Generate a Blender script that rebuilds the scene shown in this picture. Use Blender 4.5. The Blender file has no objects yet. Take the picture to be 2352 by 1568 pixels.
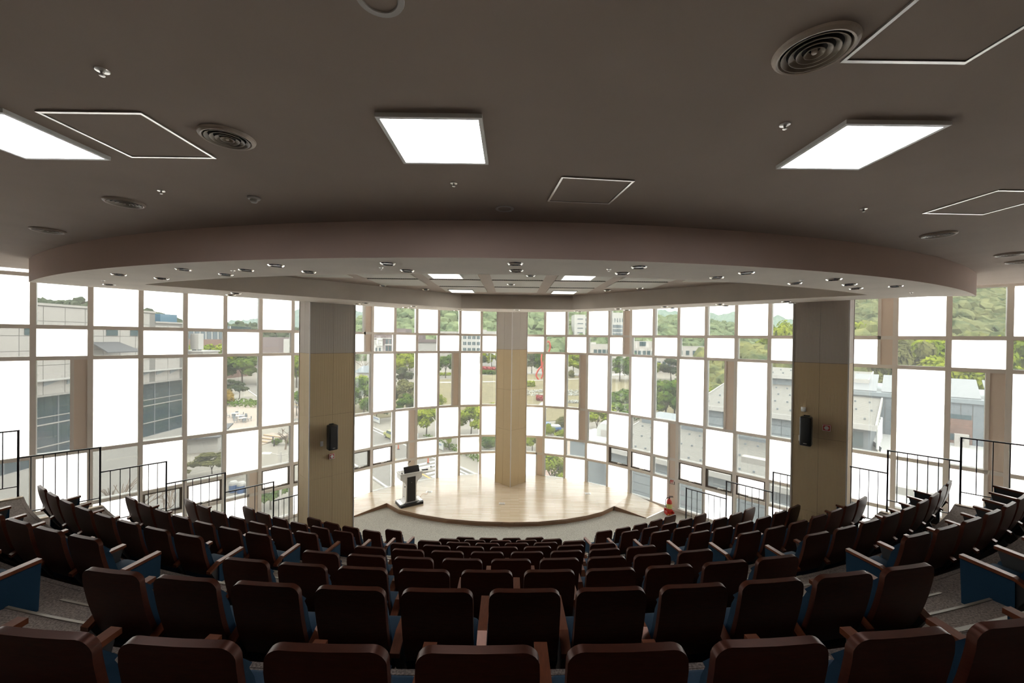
import bpy, bmesh, math, random
from mathutils import Vector, Matrix, noise

# ------------------------------------------------------------------ camera, sky, sun, exposure
scn = bpy.context.scene
col = scn.collection
ZO = 5.91                       # auditorium carpet level is world z = 0; numbers below are relative to the eye height
F_PX, PITCH, ROLL = 915.0, 0.007377, 0.012351
cd = bpy.data.cameras.new('camera'); cam = bpy.data.objects.new('camera', cd); col.objects.link(cam)
cd.sensor_width = 36.0; cd.lens = 36.0 * F_PX / 2352.0; cd.clip_start = 0.05; cd.clip_end = 3000
_f = Vector((0, math.cos(PITCH), -math.sin(PITCH))); _u = Vector((0, math.sin(PITCH), math.cos(PITCH))); _r = Vector((1, 0, 0))
_R = _r * math.cos(ROLL) + _u * math.sin(ROLL); _U = _u * math.cos(ROLL) - _r * math.sin(ROLL)
cam.matrix_world = Matrix(((_R.x, _U.x, -_f.x, 0), (_R.y, _U.y, -_f.y, 0), (_R.z, _U.z, -_f.z, ZO), (0, 0, 0, 1)))
scn.camera = cam

w = bpy.data.worlds.new('hazy_sky'); scn.world = w; w.use_nodes = True
bg = w.node_tree.nodes['Background']; bg.inputs[0].default_value = (1.0, 0.985, 0.955, 1); bg.inputs[1].default_value = 1.0
sd = bpy.data.lights.new('sun', 'SUN'); sun = bpy.data.objects.new('sun', sd); col.objects.link(sun)
sd.energy = 0.6; sd.angle = math.radians(6); sd.color = (1.0, 0.95, 0.86)
sun.rotation_euler = (math.radians(38), math.radians(-12), math.radians(10))
vs = scn.view_settings
vs.view_transform = 'Standard'; vs.look = 'None'; vs.gamma = 1.0; vs.use_curve_mapping = False
vs.exposure = 3.45
scn.cycles.max_bounces = 9; scn.cycles.diffuse_bounces = 5; scn.cycles.glossy_bounces = 3
scn.cycles.transmission_bounces = 5; scn.cycles.transparent_max_bounces = 12
scn.cycles.caustics_reflective = False; scn.cycles.caustics_refractive = False
scn.cycles.sample_clamp_indirect = 6.0

rnd = random.Random(7)
R2 = math.sqrt(0.5)

# ------------------------------------------------------------------ helpers: materials
def mat(name, color, rough=0.6, metal=0.0, spec=0.5, noise_amt=0.0, nscale=20.0, bump=0.0, bscale=60.0, stretch=None, emit=0.0):
    m = bpy.data.materials.new(name); m.use_nodes = True
    nt = m.node_tree; b = nt.nodes['Principled BSDF']
    c = tuple(color) + (1,)
    b.inputs['Base Color'].default_value = c; b.inputs['Roughness'].default_value = rough
    b.inputs['Metallic'].default_value = metal; b.inputs['Specular IOR Level'].default_value = spec
    if emit:
        b.inputs['Emission Color'].default_value = c; b.inputs['Emission Strength'].default_value = emit
    if noise_amt or bump:
        tc = nt.nodes.new('ShaderNodeTexCoord'); mp = nt.nodes.new('ShaderNodeMapping')
        nt.links.new(tc.outputs['Object'], mp.inputs[0])
        if stretch: mp.inputs['Scale'].default_value = stretch
    if noise_amt:
        n = nt.nodes.new('ShaderNodeTexNoise'); n.inputs['Scale'].default_value = nscale; n.inputs['Detail'].default_value = 4
        nt.links.new(mp.outputs[0], n.inputs['Vector'])
        r = nt.nodes.new('ShaderNodeValToRGB')
        r.color_ramp.elements[0].position = 0.3; r.color_ramp.elements[1].position = 0.7
        r.color_ramp.elements[0].color = tuple(max(0, v * (1 - noise_amt)) for v in color) + (1,)
        r.color_ramp.elements[1].color = tuple(min(1, v * (1 + noise_amt)) for v in color) + (1,)
        nt.links.new(n.outputs['Fac'], r.inputs[0]); nt.links.new(r.outputs[0], b.inputs['Base Color'])
    if bump:
        n2 = nt.nodes.new('ShaderNodeTexNoise'); n2.inputs['Scale'].default_value = bscale
        nt.links.new(mp.outputs[0], n2.inputs['Vector'])
        bp = nt.nodes.new('ShaderNodeBump'); bp.inputs['Strength'].default_value = bump
        nt.links.new(n2.outputs['Fac'], bp.inputs['Height']); nt.links.new(bp.outputs[0], b.inputs['Normal'])
    return m

M = {}
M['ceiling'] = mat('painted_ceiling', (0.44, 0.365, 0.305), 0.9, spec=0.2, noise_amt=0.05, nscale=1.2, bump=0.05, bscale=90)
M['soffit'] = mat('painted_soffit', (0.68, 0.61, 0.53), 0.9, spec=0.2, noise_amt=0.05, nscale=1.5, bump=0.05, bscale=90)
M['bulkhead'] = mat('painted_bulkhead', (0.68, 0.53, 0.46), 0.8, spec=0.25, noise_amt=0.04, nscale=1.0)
M['wall'] = mat('painted_wall', (0.55, 0.50, 0.45), 0.9, spec=0.2)
M['frame'] = mat('window_frame_paint', (0.80, 0.77, 0.73), 0.45, metal=0.1, spec=0.5)
M['sash'] = mat('dark_sash', (0.16, 0.14, 0.12), 0.5)
M['panel'] = mat('beige_infill_panel', (0.80, 0.70, 0.62), 0.7, spec=0.3)
M['vane'] = mat('diffuser_vane', (0.34, 0.28, 0.21), 0.4)
M['metal'] = mat('brushed_aluminium', (0.72, 0.70, 0.67), 0.3, metal=0.9)
M['vent'] = mat('diffuser_enamel', (0.60, 0.51, 0.42), 0.45)
M['dark'] = mat('dark_cavity', (0.02, 0.02, 0.02), 0.8)
M['white'] = mat('white_plastic', (0.75, 0.75, 0.73), 0.4)
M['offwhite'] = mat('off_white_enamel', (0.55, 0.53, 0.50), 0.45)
M['black'] = mat('black_plastic', (0.012, 0.012, 0.014), 0.35)
M['rail'] = mat('black_rail_paint', (0.015, 0.016, 0.018), 0.4)
M['red'] = mat('red_enamel', (0.55, 0.03, 0.02), 0.35)
M['lamp'] = mat('lamp_diffuser', (1.0, 0.97, 0.98), 0.5, emit=1.6)
M['lamp_dim'] = mat('recess_lamp_diffuser', (1.0, 0.98, 0.93), 0.5, emit=0.4)
M['wood_edge'] = mat('stage_edge_wood', (0.25, 0.145, 0.085), 0.45, noise_amt=0.15, nscale=6, stretch=(0.3, 0.3, 4))
M['blue'] = mat('blue_upholstery', (0.003, 0.021, 0.046), 0.85, spec=0.2, noise_amt=0.12, nscale=160, bump=0.2, bscale=300)
M['wood'] = mat('mahogany_veneer', (0.042, 0.010, 0.005), 0.38, spec=0.22, noise_amt=0.22, nscale=14, stretch=(1.0, 1.0, 7.0))
M['wood_arm'] = mat('mahogany_armrest', (0.10, 0.028, 0.012), 0.28, spec=0.5, noise_amt=0.25, nscale=14, stretch=(6.0, 1.0, 1.0))
for _k in ('wood', 'wood_arm'): M[_k].node_tree.nodes['Principled BSDF'].inputs['Specular Tint'].default_value = (1.0, 0.62, 0.50, 1)
M['black_steel'] = mat('black_steel', (0.014, 0.014, 0.015), 0.5)
M['nosing'] = mat('brass_nosing', (0.20, 0.17, 0.135), 0.45, metal=0.3)
M['pale_wood'] = mat('pale_timber_trim', (0.62, 0.50, 0.36), 0.5)

def carpet(name='loop_carpet', c0=(0.22, 0.21, 0.185, 1), c1=(0.60, 0.585, 0.52, 1)):
    m = mat(name, (0.30, 0.285, 0.25), 0.95, spec=0.1, bump=0.5, bscale=220)
    nt = m.node_tree; b = nt.nodes['Principled BSDF']
    tc = nt.nodes.new('ShaderNodeTexCoord')
    n = nt.nodes.new('ShaderNodeTexNoise'); n.inputs['Scale'].default_value = 75; n.inputs['Detail'].default_value = 3
    nt.links.new(tc.outputs['Object'], n.inputs['Vector'])
    r = nt.nodes.new('ShaderNodeValToRGB')
    r.color_ramp.elements[0].position = 0.32; r.color_ramp.elements[0].color = c0
    r.color_ramp.elements[1].position = 0.70; r.color_ramp.elements[1].color = c1
    nt.links.new(n.outputs['Fac'], r.inputs[0]); nt.links.new(r.outputs[0], b.inputs['Base Color'])
    return m
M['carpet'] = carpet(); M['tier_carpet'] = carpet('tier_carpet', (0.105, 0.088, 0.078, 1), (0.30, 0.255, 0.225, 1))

def stage_floor():
    m = bpy.data.materials.new('maple_strip_floor'); m.use_nodes = True
    nt = m.node_tree; b = nt.nodes['Principled BSDF']
    tc = nt.nodes.new('ShaderNodeTexCoord')
    br = nt.nodes.new('ShaderNodeTexBrick')
    br.inputs['Scale'].default_value = 1.0; br.inputs['Brick Width'].default_value = 0.62; br.inputs['Row Height'].default_value = 0.065
    br.inputs['Mortar Size'].default_value = 0.0015; br.inputs['Bias'].default_value = 0.0
    br.inputs['Color1'].default_value = (0.62, 0.50, 0.35, 1); br.inputs['Color2'].default_value = (0.72, 0.62, 0.48, 1); br.inputs['Mortar'].default_value = (0.45, 0.31, 0.18, 1)
    nt.links.new(tc.outputs['Object'], br.inputs['Vector'])
    n = nt.nodes.new('ShaderNodeTexNoise'); n.inputs['Scale'].default_value = 3
    mp = nt.nodes.new('ShaderNodeMapping'); mp.inputs['Scale'].default_value = (2, 26, 1)
    nt.links.new(tc.outputs['Object'], mp.inputs[0]); nt.links.new(mp.outputs[0], n.inputs['Vector'])
    mx = nt.nodes.new('ShaderNodeMix'); mx.data_type = 'RGBA'; mx.blend_type = 'MULTIPLY'; mx.inputs[0].default_value = 0.2
    nt.links.new(br.outputs['Color'], mx.inputs[6]); nt.links.new(n.outputs['Color'], mx.inputs[7])
    nt.links.new(mx.outputs[2], b.inputs['Base Color'])
    b.inputs['Roughness'].default_value = 0.2; b.inputs['Specular IOR Level'].default_value = 0.5
    return m
M['stage'] = stage_floor()

def frosted():
    m = bpy.data.materials.new('frosted_film_glass'); m.use_nodes = True
    nt = m.node_tree; nt.nodes.remove(nt.nodes['Principled BSDF']); out = nt.nodes['Material Output']
    t = nt.nodes.new('ShaderNodeBsdfTranslucent'); t.inputs[0].default_value = (0.97, 0.98, 0.98, 1)
    d = nt.nodes.new('ShaderNodeBsdfDiffuse'); d.inputs[0].default_value = (0.85, 0.86, 0.86, 1)
    a = nt.nodes.new('ShaderNodeMixShader'); a.inputs[0].default_value = 0.12
    nt.links.new(t.outputs[0], a.inputs[1]); nt.links.new(d.outputs[0], a.inputs[2])
    nt.links.new(a.outputs[0], out.inputs[0])
    return m
def clear_glass():
    m = bpy.data.materials.new('clear_glass'); m.use_nodes = True
    nt = m.node_tree; nt.nodes.remove(nt.nodes['Principled BSDF']); out = nt.nodes['Material Output']
    tr = nt.nodes.new('ShaderNodeBsdfTransparent'); tr.inputs[0].default_value = (0.54, 0.56, 0.55, 1)
    gl = nt.nodes.new('ShaderNodeBsdfGlossy'); gl.inputs['Roughness'].default_value = 0.02; gl.inputs[0].default_value = (1, 1, 1, 1)
    fr = nt.nodes.new('ShaderNodeFresnel'); fr.inputs[0].default_value = 1.45
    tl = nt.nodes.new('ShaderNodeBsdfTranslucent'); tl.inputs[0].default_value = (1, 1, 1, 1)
    a = nt.nodes.new('ShaderNodeMixShader'); a.inputs[0].default_value = 0.03       # pale veil mixed into the pane, imitating haze over the view
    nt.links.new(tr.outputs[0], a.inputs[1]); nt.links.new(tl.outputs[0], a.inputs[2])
    b = nt.nodes.new('ShaderNodeMixShader')
    nt.links.new(fr.outputs[0], b.inputs[0]); nt.links.new(a.outputs[0], b.inputs[1]); nt.links.new(gl.outputs[0], b.inputs[2])
    nt.links.new(b.outputs[0], out.inputs[0])
    return m
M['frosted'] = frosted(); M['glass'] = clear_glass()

def ribbed(name, c1, c2):
    m = bpy.data.materials.new(name); m.use_nodes = True
    nt = m.node_tree; b = nt.nodes['Principled BSDF']
    tc = nt.nodes.new('ShaderNodeTexCoord'); wv = nt.nodes.new('ShaderNodeTexWave'); wv.bands_direction = 'X'
    wv.inputs['Scale'].default_value = 14; wv.inputs['Distortion'].default_value = 0.6; wv.inputs['Detail'].default_value = 2
    nt.links.new(tc.outputs['Object'], wv.inputs['Vector'])
    r = nt.nodes.new('ShaderNodeValToRGB'); r.color_ramp.elements[0].color = c1 + (1,); r.color_ramp.elements[1].color = c2 + (1,)
    nt.links.new(wv.outputs['Fac'], r.inputs[0]); nt.links.new(r.outputs[0], b.inputs['Base Color'])
    bp = nt.nodes.new('ShaderNodeBump'); bp.inputs['Strength'].default_value = 0.25; bp.inputs['Distance'].default_value = 0.01
    nt.links.new(wv.outputs['Fac'], bp.inputs['Height']); nt.links.new(bp.outputs[0], b.inputs['Normal'])
    b.inputs['Roughness'].default_value = 0.7; b.inputs['Specular IOR Level'].default_value = 0.25
    return m
M['col_tan'] = ribbed('oak_rib_panel', (0.47, 0.36, 0.21), (0.57, 0.45, 0.28))
M['col_grey'] = ribbed('grey_rib_panel', (0.40, 0.36, 0.31), (0.50, 0.455, 0.40))

def perforated():
    m = bpy.data.materials.new('perforated_board'); m.use_nodes = True
    nt = m.node_tree; b = nt.nodes['Principled BSDF']
    tc = nt.nodes.new('ShaderNodeTexCoord'); vo = nt.nodes.new('ShaderNodeTexVoronoi'); vo.inputs['Scale'].default_value = 22; vo.inputs['Randomness'].default_value = 0.0
    nt.links.new(tc.outputs['Object'], vo.inputs['Vector'])
    r = nt.nodes.new('ShaderNodeValToRGB'); r.color_ramp.elements[0].position = 0.26; r.color_ramp.elements[1].position = 0.34
    r.color_ramp.elements[0].color = (0.10, 0.09, 0.08, 1); r.color_ramp.elements[1].color = (0.56, 0.53, 0.46, 1)
    nt.links.new(vo.outputs['Distance'], r.inputs[0]); nt.links.new(r.outputs[0], b.inputs['Base Color']); b.inputs['Roughness'].default_value = 0.9
    return m
M['perf'] = perforated()

# ------------------------------------------------------------------ helpers: meshes and objects
class MB:
    def __init__(self): self.v = []; self.f = []
    def quad(self, a, b, c, d):
        n = len(self.v); self.v += [tuple(a), tuple(b), tuple(c), tuple(d)]; self.f.append((n, n+1, n+2, n+3))
    def box(self, x0, x1, y0, y1, z0, z1):
        n = len(self.v)
        self.v += [(x0,y0,z0),(x1,y0,z0),(x1,y1,z0),(x0,y1,z0),(x0,y0,z1),(x1,y0,z1),(x1,y1,z1),(x0,y1,z1)]
        self.f += [tuple(n+i for i in q) for q in ((0,3,2,1),(4,5,6,7),(0,1,5,4),(1,2,6,5),(2,3,7,6),(3,0,4,7))]
        return self
    def tube(self, a, b, r0, r1=None, n=8, caps=True):
        r1 = r0 if r1 is None else r1
        a = Vector(a); b = Vector(b); d = (b - a).normalized()
        s = d.orthogonal().normalized(); t = d.cross(s)
        k = len(self.v)
        for p, r in ((a, r0), (b, r1)):
            for i in range(n):
                q = p + (s * math.cos(6.28319*i/n) + t * math.sin(6.28319*i/n)) * r; self.v.append(tuple(q))
        for i in range(n): self.f.append((k+i, k+(i+1) % n, k+n+(i+1) % n, k+n+i))
        if caps: self.f += [tuple(k+n-1-i for i in range(n)), tuple(k+n+i for i in range(n))]
        return self
    def path(self, pts, r, n=6):
        for i in range(len(pts)-1): self.tube(pts[i], pts[i+1], r, r, n)
        return self
    def lathe(self, prof, n=24, cx=0, cy=0):
        k = len(self.v); m = len(prof)
        for i in range(n):
            c, s = math.cos(6.28319*i/n), math.sin(6.28319*i/n)
            for (r, z) in prof: self.v.append((cx+r*c, cy+r*s, z))
        for i in range(n):
            for j in range(m-1):
                a = k+i*m+j; b = k+((i+1) % n)*m+j; self.f.append((a, b, b+1, a+1))
        return self
    def prism(self, poly, z0, z1):
        n = len(self.v); m = len(poly)
        self.v += [(x, y, z0) for x, y in poly] + [(x, y, z1) for x, y in poly]
        self.f += [tuple(n+m-1-i for i in range(m)), tuple(n+m+i for i in range(m))]
        for i in range(m): self.f.append((n+i, n+(i+1) % m, n+m+(i+1) % m, n+m+i))
        return self
    def mesh(self, name, material, smooth=None):
        me = bpy.data.meshes.new(name); me.from_pydata(self.v, [], self.f); me.validate()
        bm = bmesh.new(); bm.from_mesh(me)
        bmesh.ops.remove_doubles(bm, verts=bm.verts, dist=1e-5)
        bmesh.ops.recalc_face_normals(bm, faces=bm.faces); bm.to_mesh(me); bm.free()
        me.materials.append(material)
        if smooth is not None:
            me.polygons.foreach_set('use_smooth', [True]*len(me.polygons)); me.set_sharp_from_angle(angle=math.radians(smooth))
        me.update(); return me

def rbox_mesh(name, material, sx, sy, sz, bev, seg=2, c=(0,0,0), puff=0.0):
    bm = bmesh.new(); bmesh.ops.create_cube(bm, size=1.0)
    for v in bm.verts: v.co = Vector((v.co.x*sx, v.co.y*sy, v.co.z*sz))
    bmesh.ops.bevel(bm, geom=list(bm.edges), offset=bev, segments=seg, profile=0.5, affect='EDGES')
    for v in bm.verts:
        if puff and v.co.z > 0: v.co.z += puff*(1-(2*v.co.x/sx)**2)*(1-(2*v.co.y/sy)**2)
        v.co += Vector(c)
    me = bpy.data.meshes.new(name); bm.to_mesh(me); bm.free(); me.materials.append(material)
    me.polygons.foreach_set('use_smooth', [True]*len(me.polygons)); me.set_sharp_from_angle(angle=math.radians(45))
    return me

def ob(name, me, parent=None, loc=(0,0,0), rot=(0,0,0), scale=None):
    o = bpy.data.objects.new(name, me); col.objects.link(o)
    if parent is not None: o.parent = parent
    o.location = loc; o.rotation_euler = rot
    if scale is not None: o.scale = scale
    return o
def empty(name, loc=(0,0,0), rz=0.0):
    o = bpy.data.objects.new(name, None); col.objects.link(o); o.location = loc; o.rotation_euler = (0, 0, rz); o.empty_display_size = 0.1
    return o
def tag(o, label=None, cat=None, group=None, kind=None):
    if label: o['label'] = label
    if cat: o['category'] = cat
    if group: o['group'] = group
    if kind: o['kind'] = kind
    return o
def struct(o, label=None): return tag(o, label=label, kind='structure')
ORD = ['zeroth','first','second','third','fourth','fifth','sixth','seventh','eighth','ninth','tenth','eleventh','twelfth','thirteenth','fourteenth','fifteenth','sixteenth','seventeenth','eighteenth','nineteenth','twentieth']

# ------------------------------------------------------------------ the glazed corner: plan curve of the curtain wall
GX, GY, GR = -0.223, 10.336, 6.652
def gcurve(s, k=1.0):
    A = math.pi/4
    th = max(-A, min(A, s/GR)); e = s - th*GR
    return ((GX + GR*math.sin(th) + e*math.cos(A))*k, (GY + GR*math.cos(th) - abs(e)*math.sin(A))*k)
def mull(i): return gcurve((i-15.5)*0.9 + 0.275)
T = [1.95, 1.315, 0.138, -0.591, -2.855, -4.15, -4.86, -5.86]     # transom heights, top to bottom
BAY0, BAY1 = -4, 34
PANELS = {8: [(0,2)], 20: [(0,2)], 28: [(0,2)], 0: [(2,3)], 12: [(2,3)], 18: [(2,4)], 24: [(2,3)], 30: [(2,7)], 10: [(3,7)], 22: [(3,7)], 16: [(4,7)], 4: [(4,7)]}
PANELS = {k: [(a+1, b) if a else (0, b+1) for a, b in v] for k, v in PANELS.items()}   # row 0 is the strip above the top transom
PANELS = {8: [(0,3)], 20: [(0,3)], 28: [(0,3)], 0: [(3,4)], 12: [(3,4)], 18: [(3,5)], 24: [(3,4)], 30: [(3,7)], 10: [(4,7)], 22: [(4,7)], 16: [(5,7)], 4: [(5,7)]}
SASH = {2, 3, 5, 6, 7, 8, 9, 20, 21, 23, 24, 25}
W = 0.9
TH = 0.045                                                        # half transom height
me_mull = MB().box(-0.049, 0.049, 0.0, 0.20, T[7]-0.05, T[0]).mesh('mullion', M['frame'])
me_tran = MB().box(0.049, W-0.049, 0.004, 0.18, -TH, TH).mesh('transom', M['frame'])
me_sub = {}
pane_me = {}
def pane_mesh(x1, r, fro):
    key = (x1, r, fro)
    if key not in pane_me:
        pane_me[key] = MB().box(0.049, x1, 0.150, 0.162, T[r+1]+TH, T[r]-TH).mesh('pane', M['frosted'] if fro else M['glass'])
    return pane_me[key]
z0s, z1s = T[6]+TH, T[5]-TH
sm = MB()
sm.box(0.049, 0.100, 0.06, 0.14, z0s, z1s).box(W-0.100, W-0.049, 0.06, 0.14, z0s, z1s).box(0.093, W-0.093, 0.06, 0.14, z0s, z0s+0.05).box(0.093, W-0.093, 0.06, 0.14, z1s-0.05, z1s)
me_sash = sm.mesh('sash', M['sash'])
hm = MB().box(0.40, 0.50, 0.035, 0.06, z0s+0.02, z0s+0.045).box(0.44, 0.47, 0.0, 0.035, z0s+0.03, z0s+0.075).box(0.46, 0.60, -0.012, 0.006, z0s+0.06, z0s+0.08)
me_handle = hm.mesh('handle', M['metal'])
for n, i in enumerate(range(BAY0, BAY1)):
    p, q = mull(i), mull(i+1)
    rz = math.atan2(q[1]-p[1], q[0]-p[0])
    e = empty('window_%d' % (n+1), (p[0], p[1], 0), rz); struct(e)
    ob('mullion', me_mull, e)
    for r in range(1, 8): ob('transom', me_tran, e, (0, 0, T[r]))
    pan = {r for a, b in PANELS.get(i, []) for r in range(a, b)}
    for a, b in PANELS.get(i, []):
        za, zb = T[b]+TH, T[a]-TH
        if (a, b) not in me_sub:
            me_sub[(a, b)] = (MB().box(0.570, 0.632, 0.004, 0.17, za, zb).mesh('sub_mullion', M['frame']), MB().box(0.632, W-0.049, 0.025, 0.14, za, zb).mesh('infill_panel', M['panel']))
        ob('sub_mullion', me_sub[(a, b)][0], e); ob('infill_panel', me_sub[(a, b)][1], e)
    for r in range(7):
        fro = (i+r) % 2 == 0 if r else (i % 2 != 0)
        x1 = 0.570 if r in pan else W-0.049
        ob('pane', pane_mesh(x1, r, fro), e)
        if r == 5 and i in SASH: s = ob('sash', me_sash, e); ob('handle', me_handle, s)

# ------------------------------------------------------------------ floors, back walls, roof, ceiling
FL, ST, ZC, ZS = -5.91, -5.77, 1.22, 0.835
def inset(i, d):                                                   # point on the wall line pushed in by d
    s = (i-15.5)*0.9+0.275; a, b = gcurve(s-0.01), gcurve(s+0.01); dx, dy = b[0]-a[0], b[1]-a[1]; L = math.hypot(dx, dy)
    p = gcurve(s); return (p[0]+dy/L*d, p[1]-dx/L*d)
outer = [inset(i, -0.2) for i in range(BAY0, BAY1+1)]
pL, pR = mull(BAY0), mull(BAY1)
floor_poly = [(pL[0]-0.2, -3.2)] + outer + [(pR[0]+0.2, -3.2)]
struct(ob('floor', MB().prism(floor_poly[::-1], FL-0.3, FL).mesh('floor', M['carpet'])), 'grey flecked loop carpet floor around the stage')
struct(ob('roof_slab', MB().prism([(x, y) for x, y in floor_poly][::-1], 2.0, 2.3).mesh('roof_slab', M['ceiling'])), 'concrete roof slab over the auditorium')
def ceil_pt(i):
    s = (i-15.5)*0.9+0.275; t = (i-BAY0)/(BAY1-BAY0); k = 0.847 + (0.924-0.847)*t
    return gcurve(s, k)
cp = [ceil_pt(i) for i in range(BAY0, BAY1+1)]
ceil_poly = [(cp[0][0], -3.2)] + cp + [(cp[-1][0], -3.2)]
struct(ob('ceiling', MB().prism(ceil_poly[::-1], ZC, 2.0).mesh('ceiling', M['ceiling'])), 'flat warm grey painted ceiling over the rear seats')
struct(ob('wall_back', MB().box(pL[0]-0.2, pR[0]+0.2, -3.4, -3.2, FL-0.3, 2.3).mesh('wall_back', M['wall'])))
struct(ob('wall_left', MB().box(pL[0]-0.4, pL[0]-0.2, -3.4, pL[1], FL-0.3, 2.3).mesh('wall_left', M['wall'])))
struct(ob('wall_right', MB().box(pR[0]+0.2, pR[0]+0.4, -3.4, pR[1], FL-0.3, 2.3).mesh('wall_right', M['wall'])))

# dropped soffit: crescent with a recess cut through it, hung under the ceiling
BC, BR, RCR = (-0.20, 17.83), 13.68, 12.62
KS = 0.739
near = []
def arc_pt(a, R): return (BC[0]+R*math.sin(a), BC[1]-R*math.cos(a))
aL, aR = -math.asin(7.80/13.68), math.asin(8.22/13.68)
nearA = [arc_pt(aL+(aR-aL)*t/48, BR) for t in range(49)]
outA = []
for t in range(101):
    s = 13.0 - 26.0*t/100
    x, y = gcurve(s, KS)
    if math.hypot(x-BC[0], y-BC[1]) < BR - 0.03: outA.append((x, y))
outline = nearA + outA
rL, rR = -math.asin(6.02/RCR), math.asin(6.38/RCR)
rec = [arc_pt(rL+(rR-rL)*t/36, RCR) for t in range(37)] + [(1.70, 11.25), (-1.45, 11.27)]
def ring_mesh():
    bm = bmesh.new()
    def loop(pts, z): vs_ = [bm.verts.new((x, y, z)) for x, y in pts]; return vs_, [bm.edges.new((vs_[i], vs_[(i+1) % len(vs_)])) for i in range(len(vs_))]
    vo, eo = loop(outline, ZS); vi, ei = loop(rec, ZS)
    bmesh.ops.triangle_fill(bm, edges=eo+ei, use_beauty=True)
    bad = [f for f in bm.faces if inside(rec, f.calc_center_median())]
    if bad: bmesh.ops.delete(bm, geom=bad, context='FACES_ONLY')
    for f in bm.faces: f.material_index = 0
    for pts_, vs_, mi in ((outline, vo, 1), (rec, vi, 2)):
        tops = [bm.verts.new((x, y, ZC)) for x, y in pts_]
        n = len(vs_)
        for i in range(n):
            f = bm.faces.new((vs_[i], vs_[(i+1) % n], tops[(i+1) % n], tops[i])); f.material_index = mi; f.smooth = True
    bmesh.ops.recalc_face_normals(bm, faces=bm.faces)
    me = bpy.data.meshes.new('soffit'); bm.to_mesh(me); bm.free()
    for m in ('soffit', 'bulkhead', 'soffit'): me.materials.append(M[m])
    me.set_sharp_from_angle(angle=math.radians(30))
    return me
def inside(poly, p):
    c = False; j = len(poly)-1
    for i in range(len(poly)):
        if (poly[i][1] > p[1]) != (poly[j][1] > p[1]) and p[0] < (poly[j][0]-poly[i][0])*(p[1]-poly[i][1])/(poly[j][1]-poly[i][1])+poly[i][0]: c = not c
        j = i
    return c
struct(ob('ceiling_soffit', ring_mesh()), 'curved dropped soffit with a faceted recess above the stage')

# perforated boards inside the recess
pb = struct(empty('ceiling_boards', (0, 0, ZC)), 'perforated acoustic boards lining the ceiling recess')
me_pb = {}
for ix in range(-4, 5):
    for iy in range(5):
        cx, cy = 0.1+ix*1.30, 6.55+iy*1.12
        wx = 1.06; pts = [(cx-wx/2, cy-0.49), (cx+wx/2, cy-0.49), (cx+wx/2, cy+0.49), (cx-wx/2, cy+0.49)]
        if not all(inside(rec, p) for p in pts): continue
        if 'a' not in me_pb: me_pb['a'] = MB().box(-wx/2, wx/2, -0.49, 0.49, -0.018, -0.001).mesh('board', M['perf'])
        ob('board', me_pb['a'], pb, (cx, cy, 0))

# ------------------------------------------------------------------ seating tiers
CX, CY = -0.40, 18.60
def Rr(r): return 17.15 if r == 1 else (16.10 if r == 2 else 15.12-(r-3)*0.995)
CH = 0.93
def ztop(r): return -1.13-0.4525*(r-1)
def zfl(r): return ztop(r)-CH
def clipR(R):
    return min(math.acos(min(1, 1.83/R))-math.pi/4, 0.80)
def clipL(R):
    return -min(math.acos(min(1, 2.135/R))-math.pi/4, 0.80)
def pol(R, a): return (CX+R*math.sin(a), CY-R*math.cos(a))
def sector(mb, R0, R1, a0f, a1f, zb, zt, n=48):
    """solid annular sector, angular limits may depend on the radius"""
    Rs = [R0+(R1-R0)*j/3 for j in range(4)]
    k = len(mb.v)
    for z in (zb, zt):
        for R in Rs:
            a0, a1 = a0f(R), a1f(R)
            for i in range(n+1): mb.v.append(pol(R, a0+(a1-a0)*i/n) + (z,))
    m = n+1; L = 4*m
    for j in range(3):
        for i in range(n):
            a = k+j*m+i
            mb.f.append((a, a+1, a+m+1, a+m)); mb.f.append((a+L, a+m+L, a+m+1+L, a+1+L))
    for i in range(n):
        mb.f.append((k+i, k+i+L, k+i+1+L, k+i+1)); a = k+3*m+i; mb.f.append((a, a+1, a+1+L, a+L))
    for j in range(3):
        a = k+j*m; mb.f.append((a, a+m, a+m+L, a+L)); a = k+j*m+n; mb.f.append((a, a+L, a+m+L, a+m))
const = lambda v: (lambda R: v)
SC = {1: 0.29, 2: 0.50, 3: 0.48, 4: 0.42, 5: 0.37, 6: 0.31, 7: 0.26, 8: 0.21, 9: 0.175}
NC = {1: 10, 2: 11, 3: 10, 4: 9, 5: 8, 6: 7, 7: 6, 8: 5, 9: 4}
LST = {2: -0.2520, 3: -0.2570, 4: -0.2563, 5: -0.2562, 6: -0.2590, 7: -0.2620, 8: -0.2650, 9: -0.2720}
RST = {2: 0.3140, 3: 0.3185, 4: 0.3170, 5: 0.3170, 6: 0.3165, 7: 0.3140, 8: 0.3120, 9: 0.3050}
NL = {2: 2, 3: 6, 4: 8, 5: 7, 6: 7, 7: 6, 8: 4, 9: 1}
NR_ = {2: 2, 3: 9, 4: 9, 5: 7, 6: 6, 7: 6, 8: 5, 9: 5}
P = 0.55
def cen_first(r):                                                   # arc offset of the first centre seat
    return SC[r]-(NC[r]-1)/2*P if r > 1 else SC[1]-4*P
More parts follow.
